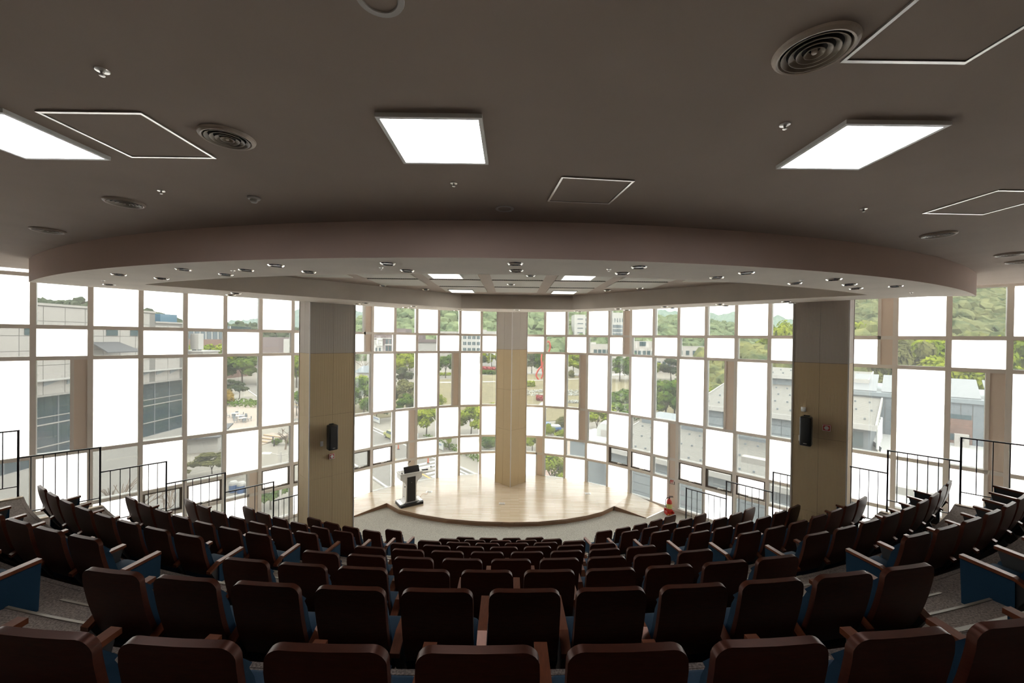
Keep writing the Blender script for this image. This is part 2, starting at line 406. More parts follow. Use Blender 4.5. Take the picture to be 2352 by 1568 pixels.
for r in range(0, 10):
    R1 = Rr(r)+0.06 if r else Rr(1)+4.2
    R0 = Rr(r+1)+0.06 if r < 9 else Rr(9)-0.97
    z = zfl(r) if r else zfl(1)+0.4525
    mb = MB(); sector(mb, R0, R1, clipL, clipR, FL, z)
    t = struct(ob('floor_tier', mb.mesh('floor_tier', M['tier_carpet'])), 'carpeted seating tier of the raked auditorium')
    nb = MB(); sector(nb, R0-0.012, R0+0.03, clipL, clipR, z-0.035, z+0.004)
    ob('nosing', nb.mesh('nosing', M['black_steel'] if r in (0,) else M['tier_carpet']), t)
    if r >= 1:
        for side in (-1, 1):
            nxt = r+1
            if side < 0:
                a1 = (cen_first(max(2, min(9, nxt)))-P/2-0.04)/Rr(max(2, min(9, nxt))); a0 = LST[max(2, min(9, nxt))]+0.275/Rr(max(2, min(9, nxt)))+0.003
            else:
                q = max(2, min(9, nxt)); a0 = (cen_first(q)+(NC[q]-0.5)*P+0.04)/Rr(q); a1 = RST[q]-0.275/Rr(q)-0.003
            nn = MB(); sector(nn, R0-0.014, R0+0.020, const(a0), const(a1), z-0.02, z+0.008, 10); ob('nosing', nn.mesh('nosing', M['nosing']), t)
            steps = ((0.30, 0.33), (0.15, 0.66)) if r < 9 else ()
            for hh, dd in steps:
                zz = zfl(r+1)
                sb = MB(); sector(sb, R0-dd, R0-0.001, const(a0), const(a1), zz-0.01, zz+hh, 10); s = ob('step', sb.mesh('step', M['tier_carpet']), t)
                nn = MB(); sector(nn, R0-dd-0.006, R0-dd+0.016, const(a0), const(a1), zz+hh-0.02, zz+hh+0.008, 10); ob('nosing', nn.mesh('nosing', M['nosing']), s)
    # pale timber cap where the tier meets the void by the glass
    for lim, sg in ((clipL, 1), (clipR, -1)):
        cb = MB()
        if sg > 0: sector(cb, R0, R1, lim, lambda R, l=lim: l(R)+0.10/R, z-0.02, z+0.02, 2)
        else: sector(cb, R0, R1, lambda R, l=lim: l(R)-0.10/R, lim, z-0.02, z+0.02, 2)
        ob('edge_cap', cb.mesh('edge_cap', M['pale_wood']), t)

# ------------------------------------------------------------------ theatre seats
PROF = [(0.235, 0.22), (0.190, 0.30), (0.150, 0.37), (0.112, 0.45), (0.082, 0.53), (0.058, 0.61), (0.038, 0.69), (0.022, 0.77), (0.010, 0.84)]
def back_rows(top, rr, w0, flare):
    rows = []
    for (y, z) in PROF: rows.append((y, z, w0-flare*max(0, (0.5-z)/0.3)**2))
    zt = top
    for k in range(1, 7):
        a = k/6*math.pi/2; z = (zt-rr)+rr*math.sin(a); rows.append((0.010-0.010*math.sin(a), z, w0-rr+rr*math.cos(a)))
    rows = [q for q in rows if q[1] <= zt+1e-6]
    rows.sort(key=lambda q: q[1]); return rows
def slab(rows, off0, off1, material, name):
    mb = MB(); n = len(rows); xs = (-1, -0.72, 0, 0.72, 1)
    for off in (off0, off1):
        for i, (y, z, wd) in enumerate(rows):
            a = rows[max(0, i-1)]; b = rows[min(n-1, i+1)]; ty, tz = b[0]-a[0], b[1]-a[1]; L = math.hypot(ty, tz) or 1
            ny, nz = tz/L, -ty/L
            for u in xs:
                bow = 0.004*(abs(u)**2)                              # slightly dished across
                mb.v.append((u*wd, y+ny*(off+bow), z+nz*(off+bow)))
    m = len(xs); L = n*m
    for i in range(n-1):
        for j in range(m-1):
            a = i*m+j; mb.f.append((a, a+1, a+m+1, a+m)); mb.f.append((a+L, a+m+L, a+m+1+L, a+1+L))
        a = i*m; mb.f.append((a, a+m, a+m+L, a+L)); a = i*m+m-1; mb.f.append((a, a+L, a+m+L, a+m))
    for j in range(m-1):
        mb.f.append((j, j+L, j+1+L, j+1)); a = (n-1)*m+j; mb.f.append((a, a+1, a+1+L, a+L))
    return mb.mesh(name, material, smooth=38)
me_back = slab(back_rows(0.93, 0.062, 0.226, 0.030), 0.0, 0.034, M['wood'], 'backrest')
me_bcus = slab([(y, z, wd-0.014) for (y, z, wd) in back_rows(0.80, 0.055, 0.224, 0.02) if z > 0.33], 0.030, 0.095, M['blue'], 'back_cushion')
me_seat = rbox_mesh('seat_cushion', M['blue'], 0.478, 0.38, 0.13, 0.05, 3, (0, 0.335, 0.365), 0.03)
me_pan = MB().box(-0.225, 0.225, 0.18, 0.50, 0.27, 0.305).mesh('seat_pan', M['wood'])
def arm_mesh():
    pr = [(0.060, 0.495), (0.185, 0.560), (0.35, 0.570), (0.515, 0.580)]
    mb = MB(); t = 0.030
    for (y, z) in pr:
        for x in (-0.032, 0.032):
            for dz in (-t, 0): mb.v.append((x, y, z+dz))
    for i in range(len(pr)-1):
        a = i*4; b = a+4
        mb.f += [(a+1, a+3, b+3, b+1), (a, b, b+2, a+2), (a, a+1, b+1, b), (a+2, b+2, b+3, a+3)]
    mb.f += [(0, 2, 3, 1), (len(mb.v)-4, len(mb.v)-3, len(mb.v)-1, len(mb.v)-2)]
    me = mb.mesh('armrest', M['wood_arm'])
    return me
me_arm = arm_mesh()
me_leg = MB().prism([(-0.020, 0), (0.020, 0), (0.020, 1), (-0.020, 1)], 0, 0.01)
lb = MB()
lb.v = [(x, y, z) for x in (-0.020, 0.020) for (y, z) in ((0.12, 0.0), (0.46, 0.0), (0.40, 0.20), (0.490, 0.53), (0.490, 0.548), (0.19, 0.530), (0.08, 0.470), (0.22, 0.20))]
lb.f = [tuple(range(8)), tuple(range(15, 7, -1))] + [(i, 8+i, 8+(i+1) % 8, (i+1) % 8) for i in range(8)]
me_leg = lb.mesh('leg', M['black_steel'])
eb = MB()
eb.v = [(x, y, z) for x in (-0.026, 0.026) for (y, z) in ((0.165, 0.05), (0.485, 0.05), (0.505, 0.545), (0.17, 0.525))]
eb.f = [(0, 1, 2, 3), (7, 6, 5, 4)] + [(i, 4+i, 4+(i+1) % 4, (i+1) % 4) for i in range(4)]
me_end = eb.mesh('end_panel', M['blue'])
me_bolt = MB().tube((0, 0, 0), (0.012, 0, 0), 0.022, n=10).mesh('bolt', M['black'])

def make_seat(r, a, left_end, right_end, label, group):
    x, y = pol(Rr(r)+0.036, a)
    e = empty('theatre_seat', (x, y, zfl(r)), a)
    tag(e, label, 'seat', group)
    ob('backrest', me_back, e); ob('back_cushion', me_bcus, e); ob('seat_cushion', me_seat, e); ob('seat_pan', me_pan, e)
    sides = [1] + ([-1] if left_end else [])
    for s in sides:
        ob('armrest', me_arm, e, (s*0.275, 0, 0)); lg = ob('leg', me_leg, e, (s*0.275, 0, 0))
        if (s > 0 and right_end) or (s < 0 and left_end):
            ob('end_panel', me_end, e, (s*0.290, 0, 0))
            ob('bolt', me_bolt, lg, (s*0.026 if s > 0 else -0.038, 0.46, 0.515))
    return e
BLOCKROW = {r: ORD[r]+' row from the back' for r in range(1, 10)}
for r in range(1, 10):
    n = NC[r]; f0 = cen_first(r)
    for k in range(n):
        lab = 'wood-backed blue theatre seat, %s from left, %s, centre block' % (ORD[k+1], BLOCKROW[r])
        make_seat(r, (f0+k*P)/Rr(r), k == 0, k == n-1, lab, 'centre block theatre seats')
    for k in range(NL.get(r, 0)):
        lab = 'wood-backed blue theatre seat, %s from the aisle, %s, left block' % (ORD[k+1], BLOCKROW[r])
        make_seat(r, LST[r]-k*P/Rr(r), k == NL[r]-1, k == 0, lab, 'left block theatre seats')
    for k in range(NR_.get(r, 0)):
        lab = 'wood-backed blue theatre seat, %s from the aisle, %s, right block' % (ORD[k+1], BLOCKROW[r])
        make_seat(r, RST[r]+k*P/Rr(r), k == 0, k == NR_[r]-1, lab, 'right block theatre seats')

# ------------------------------------------------------------------ stage
def stage_outline():
    fr = [(-3.72, 13.29), (-2.9, 12.93), (-2.0, 12.66), (-1.0, 12.51), (0.0, 12.47), (0.9, 12.53), (1.8, 12.74), (2.5, 13.0), (3.09, 13.32)]
    out = []
    for i in range(len(fr)-1):
        for j in range(3): out.append((fr[i][0]+(fr[i+1][0]-fr[i][0])*j/3, fr[i][1]+(fr[i+1][1]-fr[i][1])*j/3))
    out.append(fr[-1]); return out
front = [(-4.29, 13.81)] + stage_outline() + [(3.62, 13.79)]
gb = [gcurve(5.35-(5.35+5.55)*t/30) for t in range(31)]
gb = [(x, y-0.005) for x, y in gb]
sm = MB().prism(front + gb, ST-0.045, ST)
stg = ob('stage_floor', sm.mesh('stage_floor', M['stage'])); struct(stg, 'pale maple strip stage floor with curved front')
fb = MB()
fe = front
for i in range(len(fe)-1):
    fb.quad((fe[i][0], fe[i][1]+0.004, FL), (fe[i+1][0], fe[i+1][1]+0.004, FL), (fe[i+1][0], fe[i+1][1]+0.004, ST-0.008), (fe[i][0], fe[i][1]+0.004, ST-0.008))
    fb.quad((fe[i][0], fe[i][1]-0.012, ST-0.03), (fe[i+1][0], fe[i+1][1]-0.012, ST-0.03), (fe[i+1][0], fe[i+1][1]-0.012, ST+0.002), (fe[i][0], fe[i][1]-0.012, ST+0.002))
    fb.quad((fe[i][0], fe[i][1]-0.012, ST+0.002), (fe[i+1][0], fe[i+1][1]-0.012, ST+0.002), (fe[i+1][0], fe[i+1][1]+0.02, ST+0.002), (fe[i][0], fe[i][1]+0.02, ST+0.002))
ob('fascia', fb.mesh('fascia', M['wood_edge']), stg)
def ramp(name, a, b, c, d, label):
    """a,b at stage height (a by the corner, b by the glass), c,d at carpet height"""
    mb = MB(); za, zb = ST, FL+0.012
    v = [(a[0], a[1], za), (b[0], b[1], za), (d[0], d[1], zb), (c[0], c[1], zb), (a[0], a[1], FL), (b[0], b[1], FL), (d[0], d[1], FL), (c[0], c[1], FL)]
    mb.v = v; mb.f = [(0, 1, 2, 3), (4, 7, 6, 5), (0, 3, 7, 4), (1, 5, 6, 2), (3, 2, 6, 7), (0, 4, 5, 1)]
    o = ob(name, mb.mesh(name, M['stage'])); struct(o, label)
    eb_ = MB(); dx, dy = c[0]-a[0], c[1]-a[1]; L = math.hypot(dx, dy); nx, ny = dy/L*0.014, -dx/L*0.014
    if nx*(a[0]-b[0])+ny*(a[1]-b[1]) < 0: nx, ny = -nx, -ny
    eb_.v = [(a[0]+nx, a[1]+ny, FL), (c[0]+nx, c[1]+ny, FL), (c[0]+nx, c[1]+ny, zb+0.002), (a[0]+nx, a[1]+ny, za+0.002), (a[0], a[1], FL), (c[0], c[1], FL), (c[0], c[1], zb+0.003), (a[0], a[1], za+0.003)]
    eb_.f = [(0, 1, 2, 3), (3, 2, 6, 7), (4, 7, 6, 5), (0, 3, 7, 4), (1, 5, 6, 2), (0, 4, 5, 1)]
    ob('fascia', eb_.mesh('fascia', M['wood_edge']), o)
    if True:
        t = MB(); ux, uy = dx/L*0.03, dy/L*0.03
        t.v = [(c[0], c[1], zb+0.003), (d[0], d[1], zb+0.003), (d[0]+ux, d[1]+uy, FL+0.004), (c[0]+ux, c[1]+uy, FL+0.004)]; t.f = [(0, 1, 2, 3)]
        ob('metal_strip', t.mesh('metal_strip', M['metal']), o)
gR0, gR1 = gcurve(5.35), gcurve(6.72)
ramp('ramp', (3.62, 13.79), gR0, (4.53, 13.20), (gR1[0]-0.05, gR1[1]-0.05), 'short maple ramp beside the fire extinguisher')
gL0, gL1 = gcurve(-5.55), gcurve(-7.2)
ramp('ramp', (-4.29, 13.81), gL0, (-5.33, 12.80), (gL1[0]+0.05, gL1[1]-0.05), 'short maple ramp beside the tan column')

def floor_box(x, y, label):
    b = empty('floor_outlet', (x, y, ST), 0.0); tag(b, label, 'floor outlet', 'stage floor outlets')
    ob('frame', MB().box(-0.11, 0.11, -0.09, 0.09, 0.0, 0.006).mesh('frame', M['metal']), b)
    ob('lid', MB().box(-0.085, 0.085, -0.065, 0.065, 0.006, 0.010).mesh('lid', M['offwhite']), b)
    return b
floor_box(-0.28, 13.89, 'grey metal floor outlet near the front middle of the stage')
floor_box(2.91, 14.89, 'grey metal floor outlet beside the right-hand windows')
floor_box(-3.03, 14.87, 'grey metal floor outlet with the lectern cable plugged in')

# ------------------------------------------------------------------ columns
def column(name, S, a, b, label, zt=2.0):
    """S nearest corner; a: face towards +x+y, b: face towards -x+y, panels proud of the core"""
    u = Vector((R2, R2, 0)); v = Vector((-R2, R2, 0)); S = Vector((S[0], S[1], 0))
    e = empty(name, (S.x, S.y, 0)); struct(e, label)
    pts = [Vector((0, 0, 0)), u*a, u*a+v*b, v*b]; c = sum(pts, Vector())/4
    ins = [p+(c-p).normalized()*0.02 for p in pts]
    ob('core', MB().prism([(p.x, p.y) for p in ins], FL, zt).mesh('core', M['dark']), e)
    faces = [(Vector((0, 0, 0)), u, a, -v), (u*a+v*b, -u, a, v), (v*b, -v, b, -u), (u*a, v, b, u)]
    levels = [zt, -0.43, -2.0, -3.57, FL] if zt < 5 else []
    for k, (p0, d, L, nrm) in enumerate(faces):
        for j in range(len(levels)-1):
            for h in range(2):
                x0, x1 = L*h/2+0.002, L*(h+1)/2-0.002
                z1, z0 = levels[j]-0.003, levels[j+1]+0.003
                mb = MB().box(x0, x1, -0.0, 0.016, z0, z1)
                me = mb.mesh('panel', M['col_grey'] if j == 0 else M['col_tan'])
                ang = math.atan2(d.y, d.x)
                q = Vector((-d.y, d.x, 0))
                off = 0.0 if q.dot(nrm) < 0 else -0.016
                ob('panel', me, e, tuple(p0+q*off), (0, 0, ang))
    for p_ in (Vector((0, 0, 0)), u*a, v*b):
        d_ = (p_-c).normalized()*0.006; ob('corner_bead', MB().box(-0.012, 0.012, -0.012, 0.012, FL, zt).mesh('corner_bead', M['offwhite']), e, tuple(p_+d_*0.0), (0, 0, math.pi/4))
    return e
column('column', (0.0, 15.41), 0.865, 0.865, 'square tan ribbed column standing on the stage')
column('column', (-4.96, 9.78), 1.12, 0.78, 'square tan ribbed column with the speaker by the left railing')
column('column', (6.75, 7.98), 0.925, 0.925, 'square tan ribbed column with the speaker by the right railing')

def on_face(P, n):                                                  # Empty whose -y axis points along the face normal n
    return (P[0], P[1], P[2]), math.atan2(n[1], n[0])+math.pi/2
def speaker(P, n, h, wd, label):
    loc, rz = on_face(P, n); e = empty('wall_speaker', loc, rz); tag(e, label, 'speaker', 'column loudspeakers')
    ob('cabinet', rbox_mesh('cabinet', M['black'], wd, 0.20, h, 0.025, 2, (0, -0.20, 0)), e)
    ob('grille', rbox_mesh('grille', M['dark'], wd-0.05, 0.012, h-0.06, 0.004, 1, (0, -0.304, 0)), e)
    ob('bracket', MB().box(-0.03, 0.03, -0.11, 0, -0.06, 0.06).box(-0.05, 0.05, -0.16, -0.10, h/2, h/2+0.02).mesh('bracket', M['black']), e)
    ob('badge', MB().box(-0.03, 0.03, -0.314, -0.310, -h/2+0.05, -h/2+0.062).mesh('badge', M['offwhite']), e)
def wall_box(P, n, wd, h, d, label):
    loc, rz = on_face(P, n); e = ob('junction_box', rbox_mesh('junction_box', M['white'], wd, d, h, 0.008, 1, (0, -d/2, 0)), None, loc, (0, 0, rz)); tag(e, label, 'switch box')
def alarm(P, n, label):
    loc, rz = on_face(P, n); e = empty('fire_alarm', loc, rz); tag(e, label, 'fire alarm', 'fire alarms on the columns')
    ob('plate', rbox_mesh('plate', M['red'], 0.14, 0.04, 0.13, 0.008, 1, (0, -0.02, 0)), e)
    ob('lens', MB().lathe([(0.0, 0.014), (0.034, 0.012), (0.040, 0.004), (0.040, 0.0)], 16).mesh('lens', M['white']), e, (0, -0.040, 0), (math.radians(90), 0, 0))
    ob('border', MB().box(-0.066, 0.066, -0.043, -0.040, 0.050, 0.061).box(-0.066, 0.066, -0.043, -0.040, -0.061, -0.050).box(-0.066, -0.055, -0.043, -0.040, -0.050, 0.050).box(0.055, 0.066, -0.043, -0.040, -0.050, 0.050).mesh('border', M['white']), e)
nL, nR = (R2, -R2), (-R2, -R2)
speaker((-4.62, 10.12, -2.53), nL, 0.62, 0.22, 'black loudspeaker hung on the left tan column')
wall_box((-4.755, 9.985, -2.70), nL, 0.07, 0.13, 0.03, 'white junction box left of the black loudspeaker')
alarm((-4.58, 10.16, -3.06), nL, 'red fire alarm under the black loudspeaker')
speaker((6.295, 8.435, -1.85), nR, 0.60, 0.20, 'black loudspeaker hung on the right tan column')
wall_box((6.24, 8.49, -1.43), nR, 0.09, 0.10, 0.03, 'white square box above the right loudspeaker')
wall_box((6.205, 8.525, -2.05), nR, 0.05, 0.13, 0.03, 'white slim box tucked behind the right loudspeaker')
alarm((6.52, 8.21, -1.76), nR, 'red fire alarm right of the black loudspeaker')

# ------------------------------------------------------------------ railings, one bay per tier
def rail_bay(p, q, zt, label, post_p=None, post_q=None, floor_z=None, nb=6):
    """flat bar guard: top rail, bottom rail, balusters and end posts"""
    e = empty('guard_rail', (p[0], p[1], zt), math.atan2(q[1]-p[1], q[0]-p[0])); tag(e, label, 'railing', 'stepped guard rails')
    L = math.hypot(q[0]-p[0], q[1]-p[1]); hb = 1.02
    ob('top_rail', MB().box(-0.015, L+0.015, -0.02, 0.02, -0.022, 0.0).mesh('top_rail', M['rail']), e)
    ob('bottom_rail', MB().box(0, L, -0.010, 0.010, -hb, -hb+0.016).mesh('bottom_rail', M['rail']), e)
    bm_ = MB().box(-0.0065, 0.0065, -0.0065, 0.0065, -hb, -0.02).mesh('baluster', M['rail'])
    for k in range(1, nb): ob('baluster', bm_, e, (L*k/nb, 0, 0))
    for x, ln in ((0, post_p), (L, post_q)):
        if ln: ob('post', MB().box(x-0.014, x+0.014, -0.014, 0.014, -ln, 0).mesh('post', M['rail']), e)
KR = 0.80
def rp(s): return gcurve(s, KR)
LS = [-15.4, -13.88, -12.60, -11.36, -10.06, -8.80, -8.05]
LZ = [-1.75, -2.24, -2.73, -3.21, -3.67, -4.15]
for i in range(6):
    rail_bay(rp(LS[i]), rp(LS[i+1]), LZ[i], 'black bar guard rail on the left, %s step down from the rear' % ORD[i+1], None, 1.25, None, 7 if i < 4 else 5)
RS = [15.2, 13.55, 12.33, 11.1, 9.88, 8.62, 7.37]
RZ = [-1.71, -2.15, -2.61, -3.07, -3.55, -4.0]
for i in range(6):
    rail_bay(rp(RS[i]), rp(RS[i+1]), RZ[i], 'black bar guard rail on the right, %s step down from the rear' % ORD[i+1], None, 1.25 if i != 2 else None, None, 7)

# ------------------------------------------------------------------ ceiling fixtures
KC = 0.8475
def ceiling_light(x0, x1, y0, y1, label):
    x0, x1, y0, y1 = (v*KC for v in (x0, x1, y0, y1)); cx, cy = (x0+x1)/2, (y0+y1)/2; hx, hy = (x1-x0)/2, (y1-y0)/2
    e = empty('ceiling_light', (cx, cy, ZC)); tag(e, label, 'ceiling light', 'square ceiling panel lights')
    f = 0.022; fm = MB()
    fm.box(-hx, hx, -hy, -hy+f, -0.024, 0).box(-hx, hx, hy-f, hy, -0.024, 0).box(-hx, -hx+f, -hy+f, hy-f, -0.024, 0).box(hx-f, hx, -hy+f, hy-f, -0.024, 0)
    ob('frame', fm.mesh('frame', M['white']), e)
    ob('diffuser', MB().box(-hx+f, hx-f, -hy+f, hy-f, -0.020, -0.002).mesh('diffuser', M['lamp']), e)
ceiling_light(-0.90, -0.21, 2.565, 3.255, 'glowing square panel light in the middle of the ceiling')
ceiling_light(-3.98, -3.29, 2.57, 3.26, 'glowing square panel light at the left beside the access hatch')
ceiling_light(2.14, 2.82, 2.58, 3.27, 'glowing square panel light at the right of the ceiling')

def recess_light(cx, cy, label):
    e = empty('recess_light', (cx, cy, ZC-0.018)); tag(e, label, 'ceiling light', 'panel lights in the recess')
    ob('frame', MB().box(-0.31, 0.31, -0.31, -0.29, -0.015, 0.018).box(-0.31, 0.31, 0.29, 0.31, -0.015, 0.018).box(-0.31, -0.29, -0.29, 0.29, -0.015, 0.018).box(0.29, 0.31, -0.29, 0.29, -0.015, 0.018).mesh('frame', M['offwhite']), e)
    ob('diffuser', MB().box(-0.29, 0.29, -0.29, 0.29, -0.008, 0.016).mesh('diffuser', M['lamp_dim']), e)
recess_light(-1.30, 7.75, 'flat panel light at the near left of the ceiling recess')
recess_light(1.27, 7.75, 'flat panel light at the near right of the ceiling recess')
recess_light(-1.30, 10.2, 'flat panel light at the far left of the ceiling recess')
recess_light(1.31, 10.2, 'flat panel light at the far right of the ceiling recess')

def hatch(pts, label):
    pts = [(x*KC, y*KC) for x, y in pts]; cx = sum(p[0] for p in pts)/4; cy = sum(p[1] for p in pts)/4
    e = empty('access_hatch', (cx, cy, ZC)); tag(e, label, 'access hatch', 'ceiling access hatches')
    q = [(x-cx, y-cy) for x, y in pts]; inn = [(x*0.94, y*0.94) for x, y in q]; fm = MB()
    for i in range(4):
        a, b, c, d = q[i], q[(i+1) % 4], inn[(i+1) % 4], inn[i]; k = len(fm.v)
        fm.v += [(a[0], a[1], 0), (b[0], b[1], 0), (c[0], c[1], 0), (d[0], d[1], 0), (a[0], a[1], -0.008), (b[0], b[1], -0.008), (c[0], c[1], -0.008), (d[0], d[1], -0.008)]
        fm.f += [(k+4, k+5, k+6, k+7), (k, k+1, k+5, k+4), (k+1, k+2, k+6, k+5), (k+2, k+3, k+7, k+6), (k+3, k, k+4, k+7)]
    ob('frame', fm.mesh('frame', M['metal']), e)
    ob('door', MB().prism([(x*0.925, y*0.925) for x, y in q], -0.004, 0.0).mesh('door', M['ceiling']), e)
hatch([(-3.11, 2.59), (-2.42, 2.59), (-2.42, 3.25), (-3.11, 3.25)], 'metal framed access hatch between a panel light and a round vent')
hatch([(0.42, 3.53), (1.09, 3.60), (1.01, 4.22), (0.35, 4.16)], 'metal framed access hatch just behind the curved bulkhead')
hatch([(4.50, 3.71), (5.19, 3.72), (5.19, 4.42), (4.50, 4.40)], 'metal framed access hatch at the far right of the ceiling')
hatch([(1.66, 1.38), (2.30, 1.38), (2.30, 2.05), (1.66, 2.05)], 'metal framed access hatch touching the large round vent')

def vent_meshes():
    rings = []
    for ra, rb in ((0.098, 0.116), (0.071, 0.089), (0.044, 0.062), (0.020, 0.035)):
        rings.append(MB().lathe([(ra, -0.003), (rb, -0.019), (rb+0.002, -0.019), (rb+0.002, -0.016), (ra+0.002, -0.001)], 36).mesh('vane', M['vane'], smooth=40))
    rim = MB().lathe([(0.120, 0.0), (0.128, -0.018), (0.136, -0.020), (0.148, -0.010), (0.152, 0.0)], 40).mesh('rim', M['vent'])
    cav = MB().lathe([(0.0, -0.001), (0.122, -0.001)], 32).mesh('cavity', M['dark'])
    hub = MB().lathe([(0.0, -0.020), (0.008, -0.019), (0.011, -0.014), (0.011, 0.0)], 16).mesh('hub', M['vent'])
    return rings, rim, cav, hub
VR, VRIM, VCAV, VHUB = vent_meshes()
vents = [((-2.09, 2.91), 'round ring diffuser beside the left access hatch'), ((-4.26, 4.37), 'round ring diffuser below the left access hatch, near the bulkhead'),
         ((-6.52, 5.59), 'round ring diffuser at the far left above the bulkhead end'), ((1.47, 1.97), 'large looking round ring diffuser touching the nearest hatch frame'),
         ((5.59, 5.25), 'round ring diffuser at the right above the bulkhead end'), ((7.89, 6.33), 'round ring diffuser at the right edge, upper of the close pair'), ((8.76, 6.89), 'round ring diffuser at the right edge, lower of the close pair')]
for (x, y), lab in vents:
    e = empty('air_diffuser', (x*KC, y*KC, ZC)); tag(e, lab, 'air vent', 'round ceiling diffusers')
    ob('rim', VRIM, e); ob('cavity', VCAV, e); ob('hub', VHUB, e)
    for me in VR: ob('vane', me, e)
me_sr = MB().lathe([(0.062, 0.0), (0.064, -0.006), (0.085, -0.006), (0.088, 0.0)], 32).mesh('ring', M['offwhite'])
me_sg = MB().lathe([(0.0, -0.002), (0.062, -0.002)], 32).mesh('grille', M['ceiling'])
for (x, y), lab in (((-0.58, 1.70), 'round ceiling speaker at the top edge of the picture'), ((-0.10, 4.43), 'round ceiling speaker just behind the curved bulkhead')):
    e = empty('ceiling_speaker', (x*KC, y*KC, ZC)); tag(e, lab, 'ceiling speaker', 'round ceiling speakers'); ob('ring', me_sr, e); ob('grille', me_sg, e)

me_sp0 = MB().lathe([(0.038, 0.0), (0.036, -0.006), (0.012, -0.010)], 20).mesh('escutcheon', M['metal'])
me_sp1 = MB().tube((0, 0, 0), (0, 0, -0.030), 0.009, n=10).mesh('body', M['metal'])
me_sp2 = MB().lathe([(0.0, -0.038), (0.014, -0.037), (0.016, -0.033), (0.004, -0.030)], 14).mesh('deflector', M['metal'])
def sprinkler(x, y, z, lab):
    e = empty('sprinkler', (x, y, z)); e.scale = (0.75,)*3; tag(e, lab, 'sprinkler', 'ceiling sprinkler heads'); ob('escutcheon', me_sp0, e); ob('body', me_sp1, e); ob('deflector', me_sp2, e)
for (x, y), lab in (((-2.26, 2.19), 'chrome sprinkler head above the left access hatch'), ((-3.54, 4.01), 'chrome sprinkler head beside the smaller left round vent'),
                    ((-0.56, 3.72), 'chrome sprinkler head below the middle panel light'), ((1.79, 2.65), 'chrome sprinkler head left of the right panel light'), ((3.76, 4.29), 'chrome sprinkler head above the bulkhead on the right')):
    sprinkler(x*KC, y*KC, ZC, lab)
for (x, y), lab in (((-1.87, 5.66), 'tiny sprinkler in the soffit between two middle downlights'), ((1.34, 5.57), 'tiny sprinkler in the soffit right of the middle downlights'), ((-4.27, 6.08), 'tiny sprinkler in the soffit on the left'), ((4.59, 6.33), 'tiny sprinkler in the soffit on the right'),
                    ((-7.60, 7.40), 'tiny sprinkler at the left tip of the soffit'), ((7.70, 7.70), 'tiny sprinkler at the right tip of the soffit')):
    sprinkler(x*KC, y*KC, ZS, lab)
e = empty('smoke_detector', (-2.72*KC, 4.18*KC, ZC)); tag(e, 'round smoke detector hanging above the bulkhead on the left', 'smoke detector')
ob('base', MB().lathe([(0.0, -0.016), (0.046, -0.016), (0.052, -0.008), (0.052, 0.0)], 24).mesh('base', M['offwhite']), e)
ob('chamber', MB().lathe([(0.0, -0.048), (0.020, -0.046), (0.028, -0.036), (0.030, -0.016)], 20).mesh('chamber', M['offwhite']), e)

me_dr = MB().lathe([(0.066, 0.002), (0.069, -0.004), (0.078, -0.012), (0.090, 0.0)], 28).mesh('ring', mat('downlight_chrome', (0.85, 0.84, 0.82), 0.12, metal=1.0))
me_dc = MB().lathe([(0.0, -0.0015), (0.068, -0.0015)], 24).mesh('lens', mat('downlight_lens', (0.16, 0.15, 0.13), 0.3))
dl = [(-1.68,5.35),(-1.56,5.89),(0.03,5.24),(0.05,5.77),(-3.32,5.59),(-3.13,6.12),(-4.03,6.03),(-4.67,6.49),(-4.97,6.02),(-6.55,6.63),(-6.19,7.03),(-8.10,8.0),(1.70,5.38),(1.61,5.88),(3.35,5.72),(3.16,6.18),(5.0,6.21),(4.72,6.67),(5.69,6.74),(6.21,7.22),(6.6,6.88)]
dl = sorted([(x*KC, y*KC) for x, y in dl])
fdl = sorted([(-5.5,7.93),(-5.86,8.29),(-3.64,9.88),(-3.96,10.15),(-2.64,10.70),(-3.0,11.2),(-1.55,11.75),(-1.72,12.20),(0.13,11.69),(1.88,11.70),(2.01,11.98),(2.84,10.73),(3.18,11.1),(3.76,9.86),(4.1,10.22),(4.69,9.02),(5.01,9.36),(5.65,8.22),(5.94,8.48)])
for lst, txt, grp in ((dl, 'white rimmed downlight on the near soffit band, %s from the left', 'near soffit downlights'), (fdl, 'small downlight on the far soffit strip, %s from the left', 'far soffit downlights')):
    for k, (x, y) in enumerate(lst):
        o_ = ORD[k+1] if k+1 < len(ORD) else 'last'
        e = empty('downlight', (x, y, ZS)); tag(e, txt % o_, 'downlight', grp); ob('ring', me_dr, e); ob('lens', me_dc, e)
rdl = sorted([(-0.04, 8.85), (-2.18, 10.0), (-3.04, 9.34), (2.31, 9.72), (2.95, 9.24), (0.34, 7.60)])
for k, (x, y) in enumerate(rdl):
    e = empty('downlight', (x, y, ZC-0.018)); tag(e, 'round downlight among the perforated boards, %s from the left' % ORD[k+1], 'downlight', 'recess downlights'); ob('ring', me_dr, e); ob('lens', me_dc, e)

